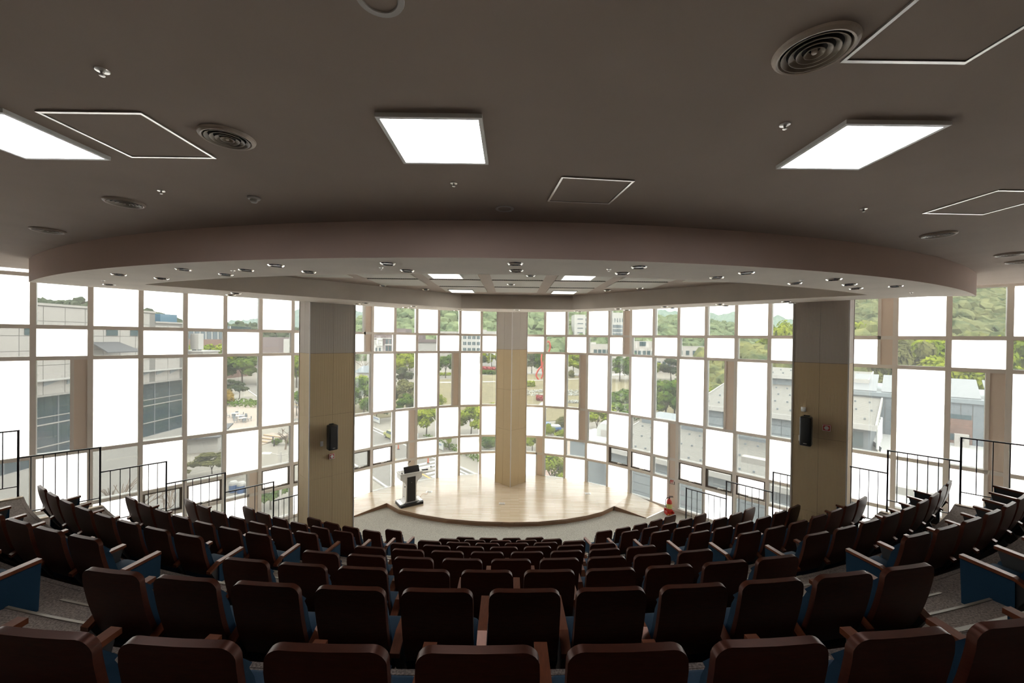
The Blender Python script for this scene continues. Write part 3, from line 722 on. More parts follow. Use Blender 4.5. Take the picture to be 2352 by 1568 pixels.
# ------------------------------------------------------------------ lectern, extinguisher, exit sign
def lectern():
    e = empty('lectern', (-3.50, 13.83, ST), math.radians(34)); tag(e, 'white lectern with black front panel standing on the stage', 'lectern')
    b = MB(); b.prism([(-0.39, -0.30), (0.39, -0.30), (0.42, -0.20), (0.42, 0.26), (0.36, 0.32), (-0.36, 0.32), (-0.42, 0.26), (-0.42, -0.20)], 0.0, 0.085)
    ob('base', b.mesh('base', M['black']), e)
    tread = MB()
    for s in (-1, 1):
        for k in range(4): tread.box(s*0.30-0.012+s*k*0.03, s*0.30+0.012+s*k*0.03, -0.22, 0.24, 0.085, 0.098)
    ob('tread', tread.mesh('tread', M['metal']), e)
    # body outline (front view) with flared foot and head
    def outline():
        pts = [(-0.29, 0.085), (-0.24, 0.10), (-0.195, 0.14), (-0.18, 0.20), (-0.18, 0.66), (-0.195, 0.74), (-0.24, 0.80), (-0.31, 0.86), (-0.38, 0.90), (-0.38, 1.06)]
        return pts + [(-x, z) for x, z in reversed(pts)]
    o = outline(); mb = MB(); n = len(o)
    mb.v = [(x, -0.17, z) for x, z in o] + [(x, 0.22, z) for x, z in o]
    mb.f = [tuple(range(n)), tuple(range(2*n-1, n-1, -1))] + [(i, n+i, n+(i+1) % n, (i+1) % n) for i in range(n)]
    body = ob('body', mb.mesh('body', M['white'], smooth=35), e)
    ob('front_panel', MB().box(-0.145, 0.145, -0.186, -0.170, 0.12, 0.97).mesh('front_panel', M['black']), e)
    ob('lamp', MB().tube((0, -0.186, 0.78), (0, -0.192, 0.78), 0.010, n=10).mesh('lamp', M['white']), e)
    ob('top', rbox_mesh('top', M['white'], 0.80, 0.46, 0.05, 0.012, 2, (0, 0.02, 1.085)), e)
    ob('control_panel', MB().box(-0.36, 0.36, -0.02, 0.22, 1.11, 1.115).mesh('control_panel', M['offwhite']), e)
    mon = ob('monitor', MB().box(-0.27, 0.27, -0.013, 0.013, 0, 0.22).mesh('monitor', M['black']), e, (0.02, -0.16, 1.11), (math.radians(-28), 0, 0))
    ob('screen', MB().box(-0.25, 0.25, 0.013, 0.015, 0.015, 0.205).mesh('screen', M['dark']), mon)
    ob('shelf', rbox_mesh('shelf', M['white'], 0.58, 0.40, 0.035, 0.008, 1, (0.60, 0.05, 1.02)), e)
    ob('side_bolts', MB().tube((-0.18, -0.05, 0.62), (-0.20, -0.05, 0.62), 0.022, n=8).tube((-0.18, 0.05, 0.25), (-0.195, 0.05, 0.25), 0.015, n=8).mesh('side_bolts', M['black']), e)
    m = MB().tube((-0.32, -0.13, 1.11), (-0.32, -0.13, 1.14), 0.024, n=12)
    m.path([(-0.32, -0.13, 1.14), (-0.315, -0.13, 1.22), (-0.24, -0.13, 1.32), (-0.12, -0.12, 1.42), (-0.05, -0.11, 1.475)], 0.005, 6)
    g = ob('gooseneck', m.mesh('gooseneck', M['black']), e)
    ob('microphone', MB().tube((-0.06, -0.11, 1.467), (-0.02, -0.105, 1.50), 0.014, 0.016, 10).mesh('microphone', M['black']), g)
    r = ob('remote', None) if False else None
lectern()
c34, s34 = math.cos(math.radians(34)), math.sin(math.radians(34))
def lp(x, y, z): return (-3.50+c34*x-s34*y, 13.83+s34*x+c34*y, ST+z)
hm_ = ob('handheld_microphone', MB().tube((-0.10, 0, 0.018), (0.07, 0, 0.018), 0.014, 0.017, 10).tube((0.07, 0, 0.018), (0.125, 0, 0.018), 0.024, 0.020, 10).mesh('handheld_microphone', M['black'], smooth=40), None, lp(0.56, 0.06, 1.0375), (0, 0, math.radians(20)))
tag(hm_, 'black handheld microphone lying on the lectern side shelf', 'microphone')
e = empty('table_microphone', lp(0.82, 0.10, 1.0375)); tag(e, 'small black stand microphone at the end of the lectern shelf', 'microphone')
ob('stem', MB().tube((0, 0, 0), (0, 0, 0.07), 0.006, n=8).mesh('stem', M['black']), e); ob('head', MB().tube((0, 0, 0.06), (0, 0, 0.10), 0.018, 0.014, 10).mesh('head', M['black']), e)
cab = MB(); pts = []
for k in range(26):
    t = k/25; pts.append((-3.30+0.27*t+0.05*math.sin(t*11), 14.22+0.62*t+0.05*math.cos(t*13), ST+0.008+0.05*abs(math.sin(t*9))*(1-t)))
tag(ob('lectern_cable', cab.path(pts, 0.006, 5).mesh('lectern_cable', mat('orange_cable', (0.62, 0.33, 0.20), 0.5))), 'thin orange cable running from the lectern to the floor outlet', 'cable')

e = empty('fire_extinguisher', (5.43, 13.54, FL)); tag(e, 'red fire extinguisher on a red stand beside the ramp', 'fire extinguisher')
ob('stand', MB().box(-0.13, 0.13, -0.12, 0.12, 0.0, 0.05).box(-0.13, 0.13, 0.09, 0.12, 0.05, 0.16).box(-0.13, -0.10, -0.12, 0.12, 0.05, 0.11).box(0.10, 0.13, -0.12, 0.12, 0.05, 0.11).mesh('stand', M['red']), e)
ob('stand_lettering', MB().box(-0.10, -0.045, -0.125, -0.12, 0.012, 0.04).box(-0.02, 0.03, -0.125, -0.12, 0.012, 0.04).box(0.055, 0.10, -0.125, -0.12, 0.012, 0.04).mesh('stand_lettering', mat('yellow_print', (0.75, 0.55, 0.1), 0.5)), e)
ob('cylinder', MB().lathe([(0.0, 0.05), (0.085, 0.055), (0.09, 0.08), (0.09, 0.40), (0.075, 0.46), (0.035, 0.50), (0.025, 0.53), (0.0, 0.53)], 24).mesh('cylinder', M['red'], smooth=40), e)
ob('body_label', MB().lathe([(0.0915, 0.20), (0.0915, 0.36)], 24).mesh('body_label', mat('extinguisher_label', (0.55, 0.55, 0.2), 0.5)), e)
ob('valve', MB().box(-0.02, 0.02, -0.02, 0.02, 0.53, 0.57).box(-0.02, 0.13, -0.012, 0.012, 0.565, 0.58).box(-0.02, 0.12, -0.012, 0.012, 0.60, 0.612).mesh('valve', M['black']), e)
ob('hose', MB().path([(-0.02, 0, 0.55), (-0.08, 0, 0.56), (-0.115, 0, 0.50), (-0.118, 0, 0.40), (-0.112, 0, 0.28), (-0.105, 0, 0.22)], 0.012, 8).mesh('hose', M['black']), e)

# exit sign on the infill panel of the bay by the extinguisher
p, q = mull(22), mull(23); rz = math.atan2(q[1]-p[1], q[0]-p[0])
e = empty('exit_sign', (p[0]+math.cos(rz)*0.745, p[1]+math.sin(rz)*0.745, -4.93), rz); tag(e, 'small square red and white equipment sign on the beige window panel', 'sign')
ob('plate', MB().box(-0.085, 0.085, 0.008, 0.024, -0.085, 0.085).mesh('plate', M['black']), e)
ob('face', MB().box(-0.072, 0.072, 0.004, 0.008, -0.072, 0.072).mesh('face', mat('sign_white', (0.7, 0.62, 0.58), 0.5)), e)
g = MB().box(-0.055, -0.010, 0.001, 0.004, -0.005, 0.055).box(0.005, 0.020, 0.001, 0.004, -0.055, 0.055).box(0.020, 0.055, 0.001, 0.004, 0.025, 0.055).box(-0.055, -0.030, 0.001, 0.004, -0.055, -0.02)
ob('pictogram', g.mesh('pictogram', M['red']), e)
# ------------------------------------------------------------------ outside: materials
GZ = -16.5
def X(name, c, **k): M[name] = mat(name, tuple(v*0.56 for v in c), **k)
X('paving', (0.33, 0.295, 0.25), rough=0.9, noise_amt=0.10, nscale=0.25)
X('lawn', (0.25, 0.205, 0.10), rough=0.95, noise_amt=0.16, nscale=0.08)
X('asphalt', (0.24, 0.22, 0.20), rough=0.9, noise_amt=0.06, nscale=0.4)
X('kerb', (0.55, 0.53, 0.50), rough=0.8)
X('paint_white', (0.75, 0.75, 0.73), rough=0.7)
X('paint_yellow', (0.70, 0.42, 0.10), rough=0.7)
X('brick_paver', (0.44, 0.30, 0.25), rough=0.9, noise_amt=0.1, nscale=1.0)
X('plaza', (0.47, 0.38, 0.32), rough=0.9, noise_amt=0.06, nscale=0.5)
X('concrete', (0.52, 0.49, 0.46), rough=0.85, noise_amt=0.06, nscale=0.3)
X('cladding', (0.58, 0.535, 0.50), rough=0.7, noise_amt=0.03, nscale=0.6)
X('joint', (0.28, 0.26, 0.24), rough=0.8)
X('teal_glass', (0.035, 0.070, 0.095), rough=0.06, spec=0.8)
X('blue_glass', (0.05, 0.18, 0.30), rough=0.1, spec=0.8)
X('window_dark', (0.07, 0.12, 0.14), rough=0.15, spec=0.7)
X('white_wall', (0.64, 0.615, 0.59), rough=0.8)
X('brick_wall', (0.27, 0.16, 0.125), rough=0.85, noise_amt=0.15, nscale=2.0)
X('plum_wall', (0.25, 0.19, 0.19), rough=0.85)
X('zinc', (0.24, 0.27, 0.30), rough=0.5, noise_amt=0.06, nscale=0.7)
X('zinc_light', (0.33, 0.37, 0.40), rough=0.5, noise_amt=0.08, nscale=0.5)
X('slate_roof', (0.11, 0.11, 0.12), rough=0.7)
X('terrace', (0.66, 0.65, 0.64), rough=0.8, noise_amt=0.04, nscale=0.4)
X('trunk', (0.15, 0.12, 0.09), rough=0.9)
X('bare_twig', (0.26, 0.19, 0.14), rough=0.9)
X('sculpture_red', (0.62, 0.06, 0.03), rough=0.4)
X('flower_white', (0.68, 0.68, 0.64), rough=0.9, noise_amt=0.2, nscale=1.5)
X('flower_red', (0.50, 0.09, 0.09), rough=0.9, noise_amt=0.2, nscale=2)
X('car_paint', (0.50, 0.50, 0.16), rough=0.3)
X('tyre', (0.02, 0.02, 0.02), rough=0.8)
X('blue_plastic', (0.06, 0.17, 0.42), rough=0.4)
X('cone_orange', (0.65, 0.09, 0.02), rough=0.5)
X('timber_step', (0.52, 0.32, 0.13), rough=0.8)
X('solar', (0.30, 0.31, 0.33), rough=0.4, spec=0.4)
def leaf_mat(name, c1, c2):
    m = bpy.data.materials.new(name); m.use_nodes = True
    nt = m.node_tree; nt.nodes.remove(nt.nodes['Principled BSDF']); out = nt.nodes['Material Output']
    tc = nt.nodes.new('ShaderNodeTexCoord'); n = nt.nodes.new('ShaderNodeTexNoise'); n.inputs['Scale'].default_value = 5.0
    nt.links.new(tc.outputs['Object'], n.inputs['Vector'])
    r = nt.nodes.new('ShaderNodeValToRGB'); r.color_ramp.elements[0].position = 0.35; r.color_ramp.elements[1].position = 0.65
    r.color_ramp.elements[0].color = c1+(1,); r.color_ramp.elements[1].color = c2+(1,)
    nt.links.new(n.outputs['Fac'], r.inputs[0])
    d = nt.nodes.new('ShaderNodeBsdfDiffuse'); t = nt.nodes.new('ShaderNodeBsdfTranslucent'); a = nt.nodes.new('ShaderNodeMixShader'); a.inputs[0].default_value = 0.35
    nt.links.new(r.outputs[0], d.inputs[0]); nt.links.new(r.outputs[0], t.inputs[0]); nt.links.new(d.outputs[0], a.inputs[1]); nt.links.new(t.outputs[0], a.inputs[2]); nt.links.new(a.outputs[0], out.inputs[0])
    return m
LEAF = {'spring': leaf_mat('spring_leaves', (0.15, 0.20, 0.016), (0.28, 0.31, 0.03)), 'green': leaf_mat('green_leaves', (0.05, 0.10, 0.018), (0.13, 0.19, 0.03)),
        'pine': leaf_mat('pine_needles', (0.04, 0.06, 0.035), (0.09, 0.105, 0.055)), 'olive': leaf_mat('olive_leaves', (0.115, 0.115, 0.05), (0.19, 0.185, 0.07)), 'gold': leaf_mat('golden_leaves', (0.28, 0.18, 0.035), (0.36, 0.25, 0.06))}
def forest_mat(name, c1, c2, sc):
    c1 = tuple(v*0.6 for v in c1); c2 = tuple(v*0.6 for v in c2)
    m = mat(name, c1, 0.95, spec=0.05); nt = m.node_tree; b = nt.nodes['Principled BSDF']
    tc = nt.nodes.new('ShaderNodeTexCoord'); n = nt.nodes.new('ShaderNodeTexNoise'); n.inputs['Scale'].default_value = sc; n.inputs['Detail'].default_value = 6; n.inputs['Roughness'].default_value = 0.7
    nt.links.new(tc.outputs['Object'], n.inputs['Vector']); r = nt.nodes.new('ShaderNodeValToRGB'); r.color_ramp.elements[0].position = 0.36; r.color_ramp.elements[1].position = 0.62
    r.color_ramp.elements[0].color = c1+(1,); r.color_ramp.elements[1].color = c2+(1,); nt.links.new(n.outputs['Fac'], r.inputs[0]); nt.links.new(r.outputs[0], b.inputs['Base Color'])
    return m

# ------------------------------------------------------------------ outside: ground
struct(ob('ground_outside', MB().quad((-900, 14, GZ), (900, 14, GZ), (900, 1000, GZ), (-900, 1000, GZ)) or None) if False else ob('ground_outside', (lambda b: (b.box(-900, 900, -200, 1200, GZ-1.0, GZ), b)[1])(MB()).mesh('ground_outside', M['paving'])), 'pale paved campus ground outside the windows')
def ellipse(cx, cy, rx, ry, n=40, wob=0.06): return [(cx+rx*math.cos(6.28319*i/n)*(1+wob*math.sin(5*i)), cy+ry*math.sin(6.28319*i/n)*(1+wob*math.cos(3*i))) for i in range(n)]
def patch(name, poly, h, m, label): return struct(ob(name, MB().prism(poly, GZ, GZ+h).mesh(name, M[m])), label)
patch('lawn', ellipse(12, 132, 44, 52), 0.10, 'lawn', 'dry yellowish lawn in the middle of the campus')
patch('lawn', ellipse(-30, 105, 10, 26), 0.08, 'lawn', 'narrow lawn strip behind the street trees')
patch('path', [(-30, 196), (40, 178), (60, 188), (60, 198), (40, 190), (-30, 208)], 0.14, 'concrete', 'white footpath behind the lawn')
patch('path', [(-30, 143), (-5, 150), (30, 165), (30, 167.5), (-5, 153), (-30, 147)], 0.13, 'concrete', 'white footpath crossing the lawn')
patch('path', [(3, 84), (6, 84), (12, 108), (9, 108)], 0.14, 'concrete', 'pale path running down the lawn slope')
rdx, rdy = 0.653, -0.757
def rd(t, o): return (-24.5+rdx*t-0.757*o, 71.2+rdy*t-0.653*o)
patch('road', [rd(-90, 0), rd(75, 0), rd(75, 10), rd(-90, 10)], 0.03, 'asphalt', 'grey asphalt road below the windows')
for nm, o_, mt, lb_ in (('road_line', 0.35, 'paint_white', 'white edge line of the road'), ('road_line', 4.6, 'paint_yellow', 'yellow centre line of the road'), ('road_line', 9.6, 'paint_white', 'white near edge line of the road')):
    patch(nm, [rd(-90, o_), rd(70, o_), rd(70, o_+0.22), rd(-90, o_+0.22)], 0.045, mt, lb_)
patch('kerb', [rd(-90, -0.35), rd(75, -0.35), rd(75, 0), rd(-90, 0)], 0.16, 'kerb', 'pale kerb along the road')
cw = struct(empty('crosswalk_marking', (0, 0, 0)), 'white zebra crossing stripes on the road')
for k in range(7):
    t0 = 23+k*1.25; ob('stripe', MB().prism([rd(t0, 0.9+0.0), rd(t0+0.6, 0.9), rd(t0+0.6, 4.3), rd(t0, 4.3)], GZ+0.03, GZ+0.05).mesh('stripe', M['paint_white']), cw)
pz = patch('pavement', [(1, 36), (22, 20), (26, 58), (14, 74), (4, 58)], 0.05, 'plaza', 'pale pink paved plaza below the stage windows')
for k, (a, b) in enumerate((((3, 46), (17, 70)), ((8, 38), (23, 62)), ((2, 58), (20, 46)), ((6, 68), (25, 55)))):
    dx, dy = b[0]-a[0], b[1]-a[1]; L = math.hypot(dx, dy); nx, ny = -dy/L*0.55, dx/L*0.55
    ob('paver_band', MB().prism([(a[0]-nx, a[1]-ny), (b[0]-nx, b[1]-ny), (b[0]+nx, b[1]+ny), (a[0]+nx, a[1]+ny)], GZ+0.05, GZ+0.065+k*0.004).mesh('paver_band', M['brick_paver']), pz)
patch('pavement', [(-75, 62), (-45, 62), (-42, 88), (-62, 96), (-78, 90)], 0.05, 'plaza', 'pale paved terrace around the outdoor tables')

# ------------------------------------------------------------------ outside: wooded hills
def hill(label, D, ridge, front, back, c1, c2, amp, sc, base=GZ, nx=170, ny=34):
    xs = [p[0] for p in ridge]
    def zt(x):
        for i in range(len(ridge)-1):
            if ridge[i][0] <= x <= ridge[i+1][0]:
                t = (x-ridge[i][0])/(ridge[i+1][0]-ridge[i][0]); t = t*t*(3-2*t); return ridge[i][1]*(1-t)+ridge[i+1][1]*t
        return ridge[0][1] if x < xs[0] else ridge[-1][1]
    mb = MB()
    for j in range(ny+1):
        v = j/ny; y = D-front+(front+back)*v
        prof = min(1, (y-(D-front))/front) if y <= D else max(0, 1-(y-D)/back)
        prof = math.sin(prof*math.pi/2)
        for i in range(nx+1):
            x = (xs[0]+(xs[-1]-xs[0])*i/nx)*(y/D)
            z = base + (zt(x*D/y)-base)*prof
            p = Vector((x/sc, y/sc, 3.1)); z += amp*(abs(noise.noise(p))*1.6+0.8*abs(noise.noise(p*2.3))-0.75)*(0.3+0.7*prof)
            mb.v.append((x, y, z))
    for j in range(ny):
        for i in range(nx):
            a = j*(nx+1)+i; mb.f.append((a, a+1, a+nx+2, a+nx+1))
    me = bpy.data.meshes.new('hill'); me.from_pydata(mb.v, [], mb.f); me.materials.append(forest_mat('forest', c1, c2, 1.0/(sc*0.4)))
    return struct(ob('hill', me), label)
hill('dark pine ridge behind the beige building', 260, [(-476.7, 20.2), (-376.9, 20.1), (-310.1, 20.9), (-276.3, 17.9), (-240.5, 14.4), (-214.9, 7.1), (-197.9, 6.5), (-175.1, 7.2), (-152.4, 5.3), (-115.6, 2.2)], 22, 40, (0.045, 0.065, 0.04), (0.12, 0.14, 0.085), 4.5, 4.0, -10)
hill('distant pale wooded hill on the left', 900, [(-800, 0), (-743.7, 2.9), (-684.8, 16.4), (-625.9, 32.8), (-567, 39.5), (-478.6, 58.2), (-409.9, 63), (-335.1, 56.1), (-272, 38.2), (-200, 8)], 200, 200, (0.20, 0.26, 0.25), (0.28, 0.34, 0.30), 6, 22)  # distance haze is put into these paler, bluer colours
hill('broad green wooded hill behind the campus', 420, [(-230, -5), (-181.9, 5.7), (-167.3, 14.1), (-154.5, 20.7), (-136.2, 30.1), (-99.6, 37), (-35.4, 42), (33.4, 43), (102.3, 36), (129.9, 29.7), (157.5, 22.2), (194.4, 14), (260, 4)], 150, 120, (0.12, 0.17, 0.09), (0.26, 0.31, 0.16), 6, 9, GZ, 220, 60)
hill('distant hazy wooded hills on the right', 800, [(150, 20), (238.7, 54.7), (291.1, 60.6), (334.8, 57.7), (387.2, 60), (413.5, 54.3), (448.4, 59.9), (492.1, 57.9), (527.2, 50.4), (562.2, 43.9), (632.3, 36), (760, 2)], 200, 200, (0.20, 0.27, 0.24), (0.28, 0.35, 0.29), 6, 20)  # pale blue-green base colours carry the haze, no air volume
hill('lower green wooded ridge on the right', 380, [(80, 8), (101.1, 13.4), (125.9, 19.9), (159.1, 21.2), (184.1, 16.9), (217.4, 14), (242.3, 11.4), (283.9, 9.8), (345, 3)], 100, 100, (0.12, 0.17, 0.10), (0.25, 0.30, 0.16), 5, 8)
hill('tall wooded hillside at the far right', 260, [(165, -4), (188.5, 7.2), (199.8, 13.6), (224, 23.9), (236.4, 27.7), (261.9, 33.1), (290.2, 36.3), (318.6, 35), (352.6, 39.1), (460, 50)], 120, 90, (0.10, 0.13, 0.065), (0.25, 0.25, 0.12), 6, 7, GZ, 240, 60)
hill('dense olive wood behind the grey building', 118, [(52, -10), (62, -5.0), (80, -1.5), (92, 0.5), (105, 1.0), (118, 0.8), (135, 1.5), (160, 3), (200, 4)], 34, 40, (0.085, 0.11, 0.05), (0.26, 0.26, 0.10), 4.5, 4.2, GZ, 200, 44)

def treetops(label, o, n, r0, r1, c1, c2, seed, ymin=0, xr=None):
    """rounded tree crowns standing all over a hill: too many to count, one object"""
    me = o.data; r = random.Random(seed); vs_ = [v.co for v in me.vertices]; mb_v, mb_f = [], []
    bm = bmesh.new(); bmesh.ops.create_icosphere(bm, subdivisions=2, radius=1.0); iv = [v.co.copy() for v in bm.verts]; iv_f = [tuple(v.index for v in f.verts) for f in bm.faces]; bm.free()
    k = 0
    while k < n:
        p = vs_[r.randrange(len(vs_))]
        if p.z < GZ+2 or (ymin and p.y > ymin): continue
        if xr and not (xr[0] < p.x/p.y < xr[1]): continue
        k += 1; s = r.uniform(r0, r1); b = len(mb_v); off = Vector((r.uniform(0, 50), r.uniform(0, 50), 0)); cx, cy, cz = p.x+r.uniform(-s, s), p.y+r.uniform(-s, s), p.z-s*0.15
        for q in iv:
            d = 1+0.45*noise.noise(q*1.7+off); mb_v.append((cx+q.x*s*d, cy+q.y*s*d, cz+q.z*s*0.95*d))
        mb_f += [tuple(b+i for i in f) for f in iv_f]
    m2 = bpy.data.meshes.new('treetops'); m2.from_pydata(mb_v, [], mb_f); m2.materials.append(forest_mat('treetops', c1, c2, 0.55/(r1)))
    return tag(ob('treetops', m2), label, 'trees', None, 'stuff')
HL = [o for o in scn.objects if o.name.startswith('hill')]
HD = {o['label']: o for o in HL}
treetops('countless tree crowns on the tall right hillside', HD['tall wooded hillside at the far right'], 2200, 2.2, 4.2, (0.09, 0.12, 0.06), (0.27, 0.27, 0.13), 1, 275, (0.75, 1.45))
treetops('countless tree crowns on the hill behind the campus', HD['broad green wooded hill behind the campus'], 2400, 3.0, 5.5, (0.11, 0.16, 0.085), (0.27, 0.32, 0.16), 2, 430, (-0.42, 0.5))
treetops('countless olive tree crowns behind the grey building', HD['dense olive wood behind the grey building'], 800, 1.6, 3.0, (0.07, 0.10, 0.045), (0.29, 0.28, 0.10), 3, 125)
treetops('countless dark pine crowns behind the beige building', HD['dark pine ridge behind the beige building'], 1100, 1.8, 3.4, (0.045, 0.065, 0.04), (0.12, 0.14, 0.085), 4, 275)
treetops('countless tree crowns on the lower right ridge', HD['lower green wooded ridge on the right'], 900, 2.8, 5.0, (0.11, 0.16, 0.09), (0.26, 0.30, 0.16), 5, 390)

# ------------------------------------------------------------------ outside: trees
def crown_mesh(name, kind, seed, n_leaf=3600):
    r = random.Random(seed); blobs = []
    if kind == 'round':
        for k in range(16):
            a = r.uniform(0, 6.283); h = r.uniform(0.38, 0.92); rad = 0.40*math.sqrt(max(0.1, 1-((h-0.62)/0.42)**2))*r.uniform(0.45, 1.0); blobs.append((rad*math.cos(a), rad*math.sin(a), h, r.uniform(0.10, 0.17)))
        blobs.append((0, 0, 0.86, 0.14))
    elif kind == 'layer':
        for k in range(18):
            a = r.uniform(0, 6.283); h = r.choice((0.45, 0.55, 0.66, 0.77, 0.88)); rad = (1.0-h)*0.75*r.uniform(0.3, 1.0); blobs.append((rad*math.cos(a), rad*math.sin(a), h, r.uniform(0.09, 0.14)))
    elif kind == 'cone':
        for k in range(20):
            h = 0.12+0.85*k/19; a = r.uniform(0, 6.283); rad = (1-h)*0.32; blobs.append((rad*math.cos(a), rad*math.sin(a), h, 0.06+0.16*(1-h)))
    else:
        for k in range(14):
            a = r.uniform(0, 6.283); rad = r.uniform(0, 0.34); blobs.append((rad*math.cos(a), rad*math.sin(a), r.uniform(0.25, 0.75)*(1-rad*0.8), r.uniform(0.16, 0.24)))
    v, f = [], []
    for k in range(n_leaf):
        bx, by, bz, br = blobs[k % len(blobs)]
        d = Vector((r.gauss(0, 1), r.gauss(0, 1), r.gauss(0.25, 1) if kind != 'layer' else r.gauss(0.1, 0.45))).normalized()
        p = Vector((bx, by, bz))+d*br*r.uniform(0.55, 1.05)
        nrm = (d+Vector((r.uniform(-.6, .6), r.uniform(-.6, .6), r.uniform(-.3, .7)))).normalized(); s = nrm.orthogonal().normalized(); t = nrm.cross(s)
        a = r.uniform(0, 6.28); s, t = s*math.cos(a)+t*math.sin(a), t*math.cos(a)-s*math.sin(a); q = r.uniform(0.022, 0.045)
        i = len(v); v += [tuple(p+s*q), tuple(p+t*q*0.7), tuple(p-s*q), tuple(p-t*q*0.7)]; f.append((i, i+1, i+2, i+3))
    me = bpy.data.meshes.new(name); me.from_pydata(v, [], f); return me
def trunk_mesh(name, seed, hgt=0.6, bare=False):
    r = random.Random(seed); mb = MB()
    def grow(p, d, L, rad, lv):
        q = p+d*L; mb.tube(p, q, rad, rad*0.65, 5, False)
        if lv == 0: return
        for k in range(3 if lv > 1 else 4):
            nd = (d+Vector((r.uniform(-.9, .9), r.uniform(-.9, .9), r.uniform(-.1, .5)))).normalized(); grow(q, nd, L*r.uniform(0.6, 0.8), rad*0.6, lv-1)
    grow(Vector((0, 0, 0)), Vector((r.uniform(-.08, .08), r.uniform(-.08, .08), 1)).normalized(), hgt*0.45, 0.028, 3 if bare else 2)
    me = bpy.data.meshes.new(name); me.from_pydata(mb.v, [], mb.f); me.materials.append(M['bare_twig'] if bare else M['trunk']); return me
CROWN = {}
for kd, sds in (('round', (1, 2, 3)), ('layer', (4, 5)), ('cone', (6,)), ('bush', (7, 8))):
    for lf in LEAF:
        for s in sds:
            CROWN[(kd, lf, s)] = (kd, lf, s)
def get_crown(kd, lf, s):
    k = CROWN[(kd, lf, s)]
    if isinstance(k, tuple):
        me = crown_mesh('crown', kd, s*11+3); me.materials.append(LEAF[lf]); CROWN[(kd, lf, s)] = me; k = me
    return k
TRUNK = [trunk_mesh('trunk', s) for s in (1, 2, 3)]
BARE = [trunk_mesh('branches', s, 1.0, True) for s in (5, 6)]
tn = [0]
def tree(x, y, zt, wd, kd, lf, label, zb=GZ, name='broadleaf_tree'):
    tn[0] += 1; k = tn[0]; h = zt-zb
    e = empty(name, (x, y, zb), k*1.7); tag(e, label, 'tree' if kd != 'bush' else 'shrub', 'trees outside the windows' if kd != 'bush' else 'shrubs outside the windows')
    sx = max(wd*1.4, 0.62*h) if kd not in ('bush', 'cone') else wd
    if kd == 'bare':
        ob('branches', BARE[k % 2], e, scale=(sx*0.9, sx*0.9, h*0.8)); return e
    sd_ = {'round': (1, 2, 3)[k % 3], 'layer': (4, 5)[k % 2], 'cone': 6, 'bush': (7, 8)[k % 2]}[kd]
    ob('crown', get_crown(kd, lf, sd_), e, scale=(sx, sx, h))
    if kd != 'bush': ob('trunk', TRUNK[k % 3], e, scale=(h, h, h*1.15))
    return e
